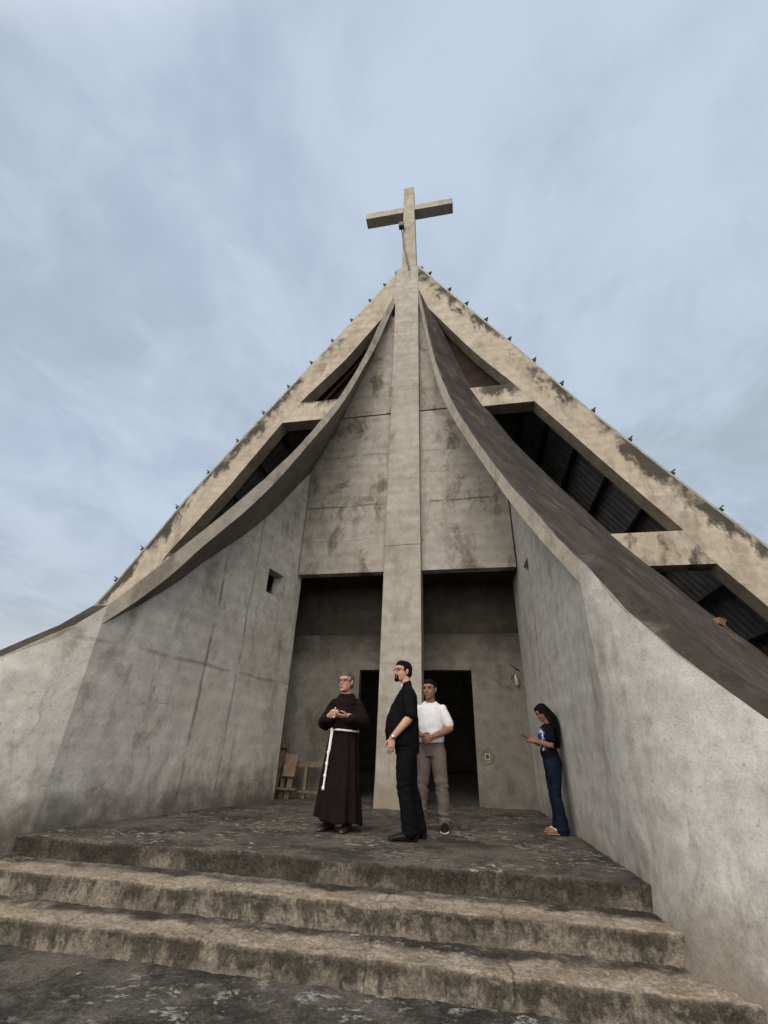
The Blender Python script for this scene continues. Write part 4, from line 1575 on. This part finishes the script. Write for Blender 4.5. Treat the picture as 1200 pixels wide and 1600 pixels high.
def build_woman(loc, rz):
    root = empty('person', loc, rz, label='woman with long black hair and jeans leaning on the right wall with a phone', cat='person', group='people standing in the church porch')
    H = head_matrix((0, -.015, 1.43), 0, -.50, 0, .93)
    sh = {1: (.150, .03, 1.235), -1: (-.150, .03, 1.235)}
    el = {1: (.195, .015, 1.005), -1: (-.195, .015, 1.005)}
    wr = {1: (.080, -.170, 1.060), -1: (-.080, -.175, 1.060)}
    bm = bmesh.new()
    add_head(bm, H, .95)
    tube(bm, [(0, .055, 1.24), (0, .045, 1.30), (0, .015, 1.37)], [.06, .049, .047], 16)
    torso(bm, [(.85, 0, .03, .12, .09), (1.0, 0, .02, .12, .09), (1.15, 0, .03, .13, .09), (1.25, 0, .04, .08, .06)])
    for s in (1, -1):
        arm(bm, sh[s], el[s], wr[s], .95)
        tube(bm, [(s * .075, .03, .85), (s * .08, .02, .45), (s * .08, .03, .06)], [.07, .05, .034], 12)
        tube(bm, [(s * .08, .045, .035), (s * .085, -.05, .040), (s * .09, -.125, .030)], [.028, .033, .030], 12)
        for t in range(5):
            ell(bm, (s * (.068 + .012 * t * 1), -.158 + .006 * t, .024), (.0085, .018, .009), None, 2)
    hand(bm, wr[1], (-.35, -.85, .22), (-.5, .1, .8), (-.2, .1, .9), (.7, .75, .8, .85), .92, .5)
    hand(bm, wr[-1], (.35, -.85, .22), (.5, .1, .8), (.2, .1, .9), (.7, .75, .8, .85), .92, .5)
    me = fuse(bm, .0045, 2)
    shape_face(me, H)
    pput('body', me, S_WOMAN, root)
    face_bits(H, root)
    brows(H, root, HAIR_BLACK)
    bm = bmesh.new()
    ell(bm, (0, .022, .042), (.081, .096, .090), H, 4)
    ell(bm, (0, .045, -.01), (.078, .070, .080), H, 4)
    ell(bm, (0, -.012, .076), (.064, .078, .048), H, 4)
    for s in (-1, 1):
        ell(bm, (s * .066, -.02, .035), (.016, .035, .04), H, 3)
    b0 = H @ Vector((0, .075, .03))
    tube(bm, [b0, (0, .130, 1.36), (0, .150, 1.25), (0, .150, 1.12), (0, .140, 1.0)], [(.075, .045), (.088, .055), (.092, .045), (.085, .035), (.06, .022)], 18)
    for s in (1, -1):
        tube(bm, [H @ Vector((s * .070, .02, .0)), (s * .092, .07, 1.33), (s * .10, .09, 1.23)], [.028, .034, .030], 12)
    me = fuse(bm, .005, 2)
    def f(co):
        return .005 * mnoise.noise(Vector((co.x * 55, co.y * 40, co.z * 7)))
    wrinkle(me, f)
    pput('hair', me, HAIR_BLACK, root)
    bm = bmesh.new()
    torso(bm, [(.88, 0, .015, .150, .118), (.95, 0, .005, .148, .116), (1.03, 0, .005, .142, .108), (1.12, 0, .002, .148, .118), (1.19, 0, .018, .150, .108), (1.245, 0, .035, .115, .078), (1.275, 0, .045, .07, .055)])
    yoke(bm, 1.23, .135, .056, .035)
    for s in (1, -1):
        sleeve(bm, sh[s], el[s], .62, .056, .062)
    me = fuse(bm, .007, 3)
    def f(co):
        return .004 * mnoise.noise(Vector((co.x * 10, co.y * 10, co.z * 14)))
    wrinkle(me, f)
    pput('t_shirt', me, shirt_print(), root)
    bm = bmesh.new()
    torso(bm, [(.72, 0, .035, .150, .115), (.80, 0, .035, .158, .125), (.92, 0, .018, .142, .110)])
    for s in (1, -1):
        tube(bm, [(s * .078, .035, .78), (s * .085, .02, .60), (s * .085, .012, .44), (s * .085, .03, .25), (s * .088, .035, .05)], [(.085, .10), (.075, .085), (.062, .066), (.060, .066), (.072, .088)], 18)
    me = fuse(bm, .007, 2)
    def f(co):
        k = math.exp(-((co.z - .44) / .1) ** 2) + math.exp(-((co.z - .1) / .1) ** 2) + .3
        return .006 * k * mnoise.noise(Vector((co.x * 8, co.y * 8, co.z * 24)))
    wrinkle(me, f)
    pput('jeans', me, C_DENIM, root)
    for s in (1, -1):
        bm = bmesh.new()
        for y, r in ((.055, .8), (0, .85), (-.06, .92), (-.12, 1.)):
            ell(bm, (s * .088, y - .012, .010), (.044 * r, .045, .010), None, 2)
        k = pput('flip_flop', fuse(bm, .004, 1), simple('pink_rubber', (.30, .15, .13), .7, 0, .1), root)
        bm = bmesh.new()
        tube(bm, [(s * .088 - .030, -.03, .045), (s * .088 - .015, -.075, .068), (s * .088, -.115, .050), (s * .088 + .015, -.075, .068), (s * .088 + .030, -.03, .045)], [.005] * 5, 8)
        mesh_obj('strap', bm, M_SOLE, k, smooth=True)
    return root, wr

def to_world(root, p):
    return Matrix.Translation(root.location) @ Matrix.Rotation(root.rotation_euler.z, 4, 'Z') @ (Vector(p) * root.scale.x)

priest = build_priest((-.80, 5.80, 0.005), math.radians(-78))
friar, fw_ = build_friar((-1.64, 6.10, 0.0), math.radians(-6))
young = build_white((-.56, 6.52, 0.0), math.radians(-8))
woman, ww_ = build_woman((.965, 6.93, 0.0), math.radians(-86))
woman.scale = (.955, .955, .955)

# small crucifix held by the friar
cp = to_world(friar, (fw_[-1][0] + .115, -.325, 1.245))
cx = bpy.data.objects.new('crucifix', None)
bm = bmesh.new()
obox(bm, (0, 0, -.075), (0, 0, .055), .018, .012, (0, 1, 0))
obox(bm, (-.036, 0, .018), (-.0095, 0, .018), .012, .018)
obox(bm, (.0095, 0, .018), (.036, 0, .018), .012, .018)
for p in ((0, 0, .060), (-.041, 0, .018), (.041, 0, .018)):
    ell(bm, p, (.013, .009, .013), None, 2)
cx = mesh_obj('crucifix', bm, M_BRASS)
cx.location = cp
cx.scale = (.75, .75, .75)
cx.rotation_euler = (.15, .12, math.radians(-6))
tag(cx, 'small pale metal crucifix held up in the hands of the man in the brown habit', 'crucifix')
# phone held by the woman
php = to_world(woman, (0, -.268, 1.105))
bm = bmesh.new()
box(bm, -.036, .036, -.072, .072, -.004, .004)
ph = mesh_obj('mobile_phone', bm, M['black_plastic'])
b = ph.modifiers.new('bevel', 'BEVEL'); b.width = .0035; b.segments = 3
ph.location = php
ph.rotation_euler = (math.radians(-24), 0, math.radians(-86))
bm = bmesh.new()
box(bm, -.032, .032, -.066, .066, .0042, .0050)
sc_ = mesh_obj('screen', bm, simple('dark_glass', (.02, .02, .025), .08), ph)
tag(ph, 'dark mobile phone in the hands of the woman leaning on the wall', 'phone')

# ------------------------------------------------------------------ small things in the porch
# timber stacked in the left corner
def timber(name, bits, mat, label, cat, group=None):
    bm = bmesh.new()
    for p0, p1, w, h in bits:
        obox(bm, p0, p1, w, h, (0, 1, 0))
    o = mesh_obj(name, bm, mat)
    b = o.modifiers.new('bevel', 'BEVEL'); b.width = .004
    return tag(o, label, cat, group)
tr = empty('sawhorse', (-3.15, 9.35, 0), label='old grey timber sawhorse with a horizontal rail, behind the man in the habit', cat='sawhorse')
def tpart(name, p0, p1, w, h):
    bm = bmesh.new()
    obox(bm, p0, p1, w, h, (0, 1, 0))
    mesh_obj(name, bm, M['wood'], tr, Vector((-3.15, 9.35, 0)))
tpart('rail', (-3.62, 9.35, .575), (-2.62, 9.35, .565), .09, .06)
tpart('leg', (-3.20, 9.32, .01), (-3.20, 9.35, .54), .055, .085)
tpart('leg', (-2.78, 9.32, .01), (-2.78, 9.35, .54), .055, .085)
tpart('foot_rail', (-3.36, 9.28, .13), (-2.66, 9.28, .12), .04, .05)
timber('plank', [((-4.25, 9.16, .17), (-3.30, 9.14, .165), .03, .15)], M['wood'], 'grey plank lying flat and lowest at the back left corner', 'plank', 'loose timber in the porch corner')
timber('plank', [((-3.80, 9.28, .0), (-3.76, 9.45, .92), .11, .03)], M['wood'], 'tallest dark plank standing upright beside the left wall', 'plank', 'loose timber in the porch corner')
timber('plank', [((-3.62, 9.22, .0), (-3.70, 9.50, .84), .08, .03)], M['wood'], 'narrow plank leaning between the tall plank and the brown board', 'plank', 'loose timber in the porch corner')
timber('plank', [((-3.50, 9.20, .0), (-3.46, 9.3, .5), .10, .03)], M['wood'], 'short plank propping up the brown board', 'plank', 'loose timber in the porch corner')
timber('plank', [((-3.95, 9.40, .90), (-3.64, 9.38, .88), .10, .06)], M['wood'], 'short thick offcut lying on top of the upright planks', 'plank', 'loose timber in the porch corner')
timber('wooden_board', [((-3.50, 9.19, .36), (-3.48, 9.24, .73), .24, .02)], M['wood2'], 'lighter brown square board leaning beside the sawhorse', 'board')
timber('wood_block', [((-3.78, 9.10, .03), (-3.72, 9.45, .03), .09, .06)], M['wood'], 'timber block on the floor under the lowest plank', 'block')

# lamp holder on the back wall, loose cable stub, electrical box
lamp = empty('wall_lamp', (.88, 9.64, 2.16), label='small pale lamp holder on the back wall right of the doorway', cat='wall lamp')
LB = Vector(lamp.location)
bm = bmesh.new()
tube(bm, [(.89, 9.56, 2.23), (.90, 9.56, 2.18), (.905, 9.555, 2.08)], [.028, .036, .036], 14)
mesh_obj('lamp_body', bm, M['white_enamel'], lamp, LB, True)
bm = bmesh.new()
R = [(.875 + .06 * math.cos(a) , 9.60, 2.20 + .055 * math.sin(a)) for a in [k * .45 for k in range(9)]]
tube(bm, R, [.008] * 9, 8, (0, 1, 0))
tube(bm, [(.87, 9.645, 2.23), (.885, 9.56, 2.24)], [.016, .02], 10)
mesh_obj('bracket', bm, M['black_plastic'], lamp, LB, True)
bm = bmesh.new()
tube(bm, [(.83, 9.64, 2.47), (.90, 9.61, 2.40), (.98, 9.63, 2.35)], [.012, .012, .012], 8)
tag(mesh_obj('cable', bm, M['black_plastic'], smooth=True), 'short dark cable stub sticking out of the back wall above the lamp holder', 'cable')
eb = empty('electrical_box', (.23, 9.64, .80), label='open electrical box in a dark mortar patch right of the doorway', cat='electrical box')
EB = Vector(eb.location)
bm = bmesh.new()
vs = []
for k in range(26):
    a = 2 * PI * k / 26
    rr = .135 * (1 + .25 * mnoise.noise(Vector((math.cos(a) * 1.5, math.sin(a) * 1.5, 4))))
    vs.append((rr * math.cos(a) * .85, rr * math.sin(a) * 1.15))
va = [bm.verts.new((.23 + x, 9.6485, .80 + z)) for x, z in vs]
vb = [bm.verts.new((.23 + x * .92, 9.638, .80 + z * .92)) for x, z in vs]
for k in range(26):
    bm.faces.new((va[k], va[(k + 1) % 26], vb[(k + 1) % 26], vb[k]))
bm.faces.new(vb)
mesh_obj('mortar_patch', bm, concrete('fresh_dark_mortar', (.12, .11, .095), (.16, .145, .125)), eb, EB)
bm = bmesh.new()
for a, b_, c_, d_ in ((.185, .275, .755, .768), (.185, .275, .842, .855), (.185, .198, .768, .842), (.262, .275, .768, .842)):
    box(bm, a, b_, 9.622, 9.637, c_, d_)
mesh_obj('box_frame', bm, simple('yellowed_plastic', (.35, .30, .15), .6), eb, EB)
bm = bmesh.new()
box(bm, .199, .261, 9.634, 9.637, .769, .841)
mesh_obj('box_opening', bm, M['black_plastic'], eb, EB)

# hollow clay brick left on the right slab
bz = flap_z(flR, 4.0, 8.2)[0]
bm = bmesh.new()
bw, bl, bh = .19, .29, .19
t = .014
for i in range(4):
    z = -bh / 2 + (bh - t) * i / 3
    box(bm, -bw / 2, bw / 2, -bl / 2, bl / 2, z, z + t)
for j in range(4):
    x = -bw / 2 + (bw - t) * j / 3
    for i in range(3):
        z0 = -bh / 2 + (bh - t) * i / 3 + t
        z1 = -bh / 2 + (bh - t) * (i + 1) / 3
        box(bm, x, x + t, -bl / 2 + .001, bl / 2 - .001, z0, z1)
bk = mesh_obj('hollow_brick', bm, M['brick'])
bk.scale = (.55, .55, .55)
bk.location = (4.17, 8.22, flap_z(flR, 4.17, 8.22)[0] + .05)
bk.rotation_euler = (.15, .35, .25)
tag(bk, 'orange hollow clay brick left on the sloping slab edge at the right', 'brick')

# crumbs of pale mortar on floor and steps
chips = [(-.42, 3.86, -.335), (.72, 3.93, -.335), (-.70, 4.40, -.165), (.66, 5.1, 0), (.1, 4.8, 0), (-2.2, 5.0, 0), (-2.6, 3.5, -.49), (-.9, 3.3, -.49)]
words = ['on the lower step', 'on the porch floor', 'on the forecourt']
for k, (x, y, z) in enumerate(chips):
    bm = bmesh.new()
    bmesh.ops.create_icosphere(bm, subdivisions=2, radius=1)
    for v in bm.verts:
        n_ = 1 + .5 * mnoise.noise(v.co * 1.6 + Vector((k * 3.1, 0, 0)))
        v.co = Vector((v.co.x * .022 * n_, v.co.y * .016 * n_, v.co.z * .008 * n_))
    o = mesh_obj('mortar_chip', bm, M['chip'])
    o.location = (x, y, z + .006)
    o.rotation_euler = (0, 0, k * 1.3)
    s_ = .6 + .5 * ((k * 37) % 10) / 10
    o.scale = (s_, s_, s_)
    tag(o, 'crumb of pale mortar lying ' + ('on the porch floor' if z == 0 else 'on the steps' if z > -.45 else 'on the dark forecourt below the steps'), 'mortar chip', 'crumbs of pale mortar on the concrete')

# a tree beyond the left wall, only the tip of a branch reaches into view
tree = empty('broadleaf_tree', (-17.6, 13.2, -.49), label='small leafy tree beyond the left wall, only branch tips showing', cat='tree')
TB = Vector(tree.location)
bm = bmesh.new()
tube(bm, [TB + Vector(p) for p in ((0, 0, -.1), (.05, .02, 1.0), (-.05, .05, 2.0), (.1, 0, 3.2))], [.16, .13, .10, .05], 10)
rnd = random.Random(3)
tips = []
for k in range(14):
    a = k * 2.4
    z = 1.3 + 1.5 * (k / 14)
    L = 1.0 + .5 * rnd.random()
    p = TB + Vector((0, 0, z))
    q = p + Vector((math.cos(a) * L, math.sin(a) * L, .55 + .3 * rnd.random()))
    tube(bm, [p, p.lerp(q, .5) + Vector((0, 0, .12)), q], [.05, .03, .012], 8)
    tips.append((p, q))
mesh_obj('trunk', bm, M['bark'], tree, TB, True)
bm = bmesh.new()
for p, q in tips:
    for k in range(90):
        t = .35 + .75 * rnd.random()
        c = p.lerp(q, t) + Vector((rnd.gauss(0, .2), rnd.gauss(0, .2), rnd.gauss(0, .18)))
        a = Vector((rnd.gauss(0, 1), rnd.gauss(0, 1), rnd.gauss(0, .6))).normalized() * .07
        b = a.orthogonal().normalized() * .028
        bm.faces.new([bm.verts.new(c - a), bm.verts.new(c + b), bm.verts.new(c + a), bm.verts.new(c - b)])
mesh_obj('crown', bm, M['leaf'], tree, TB)
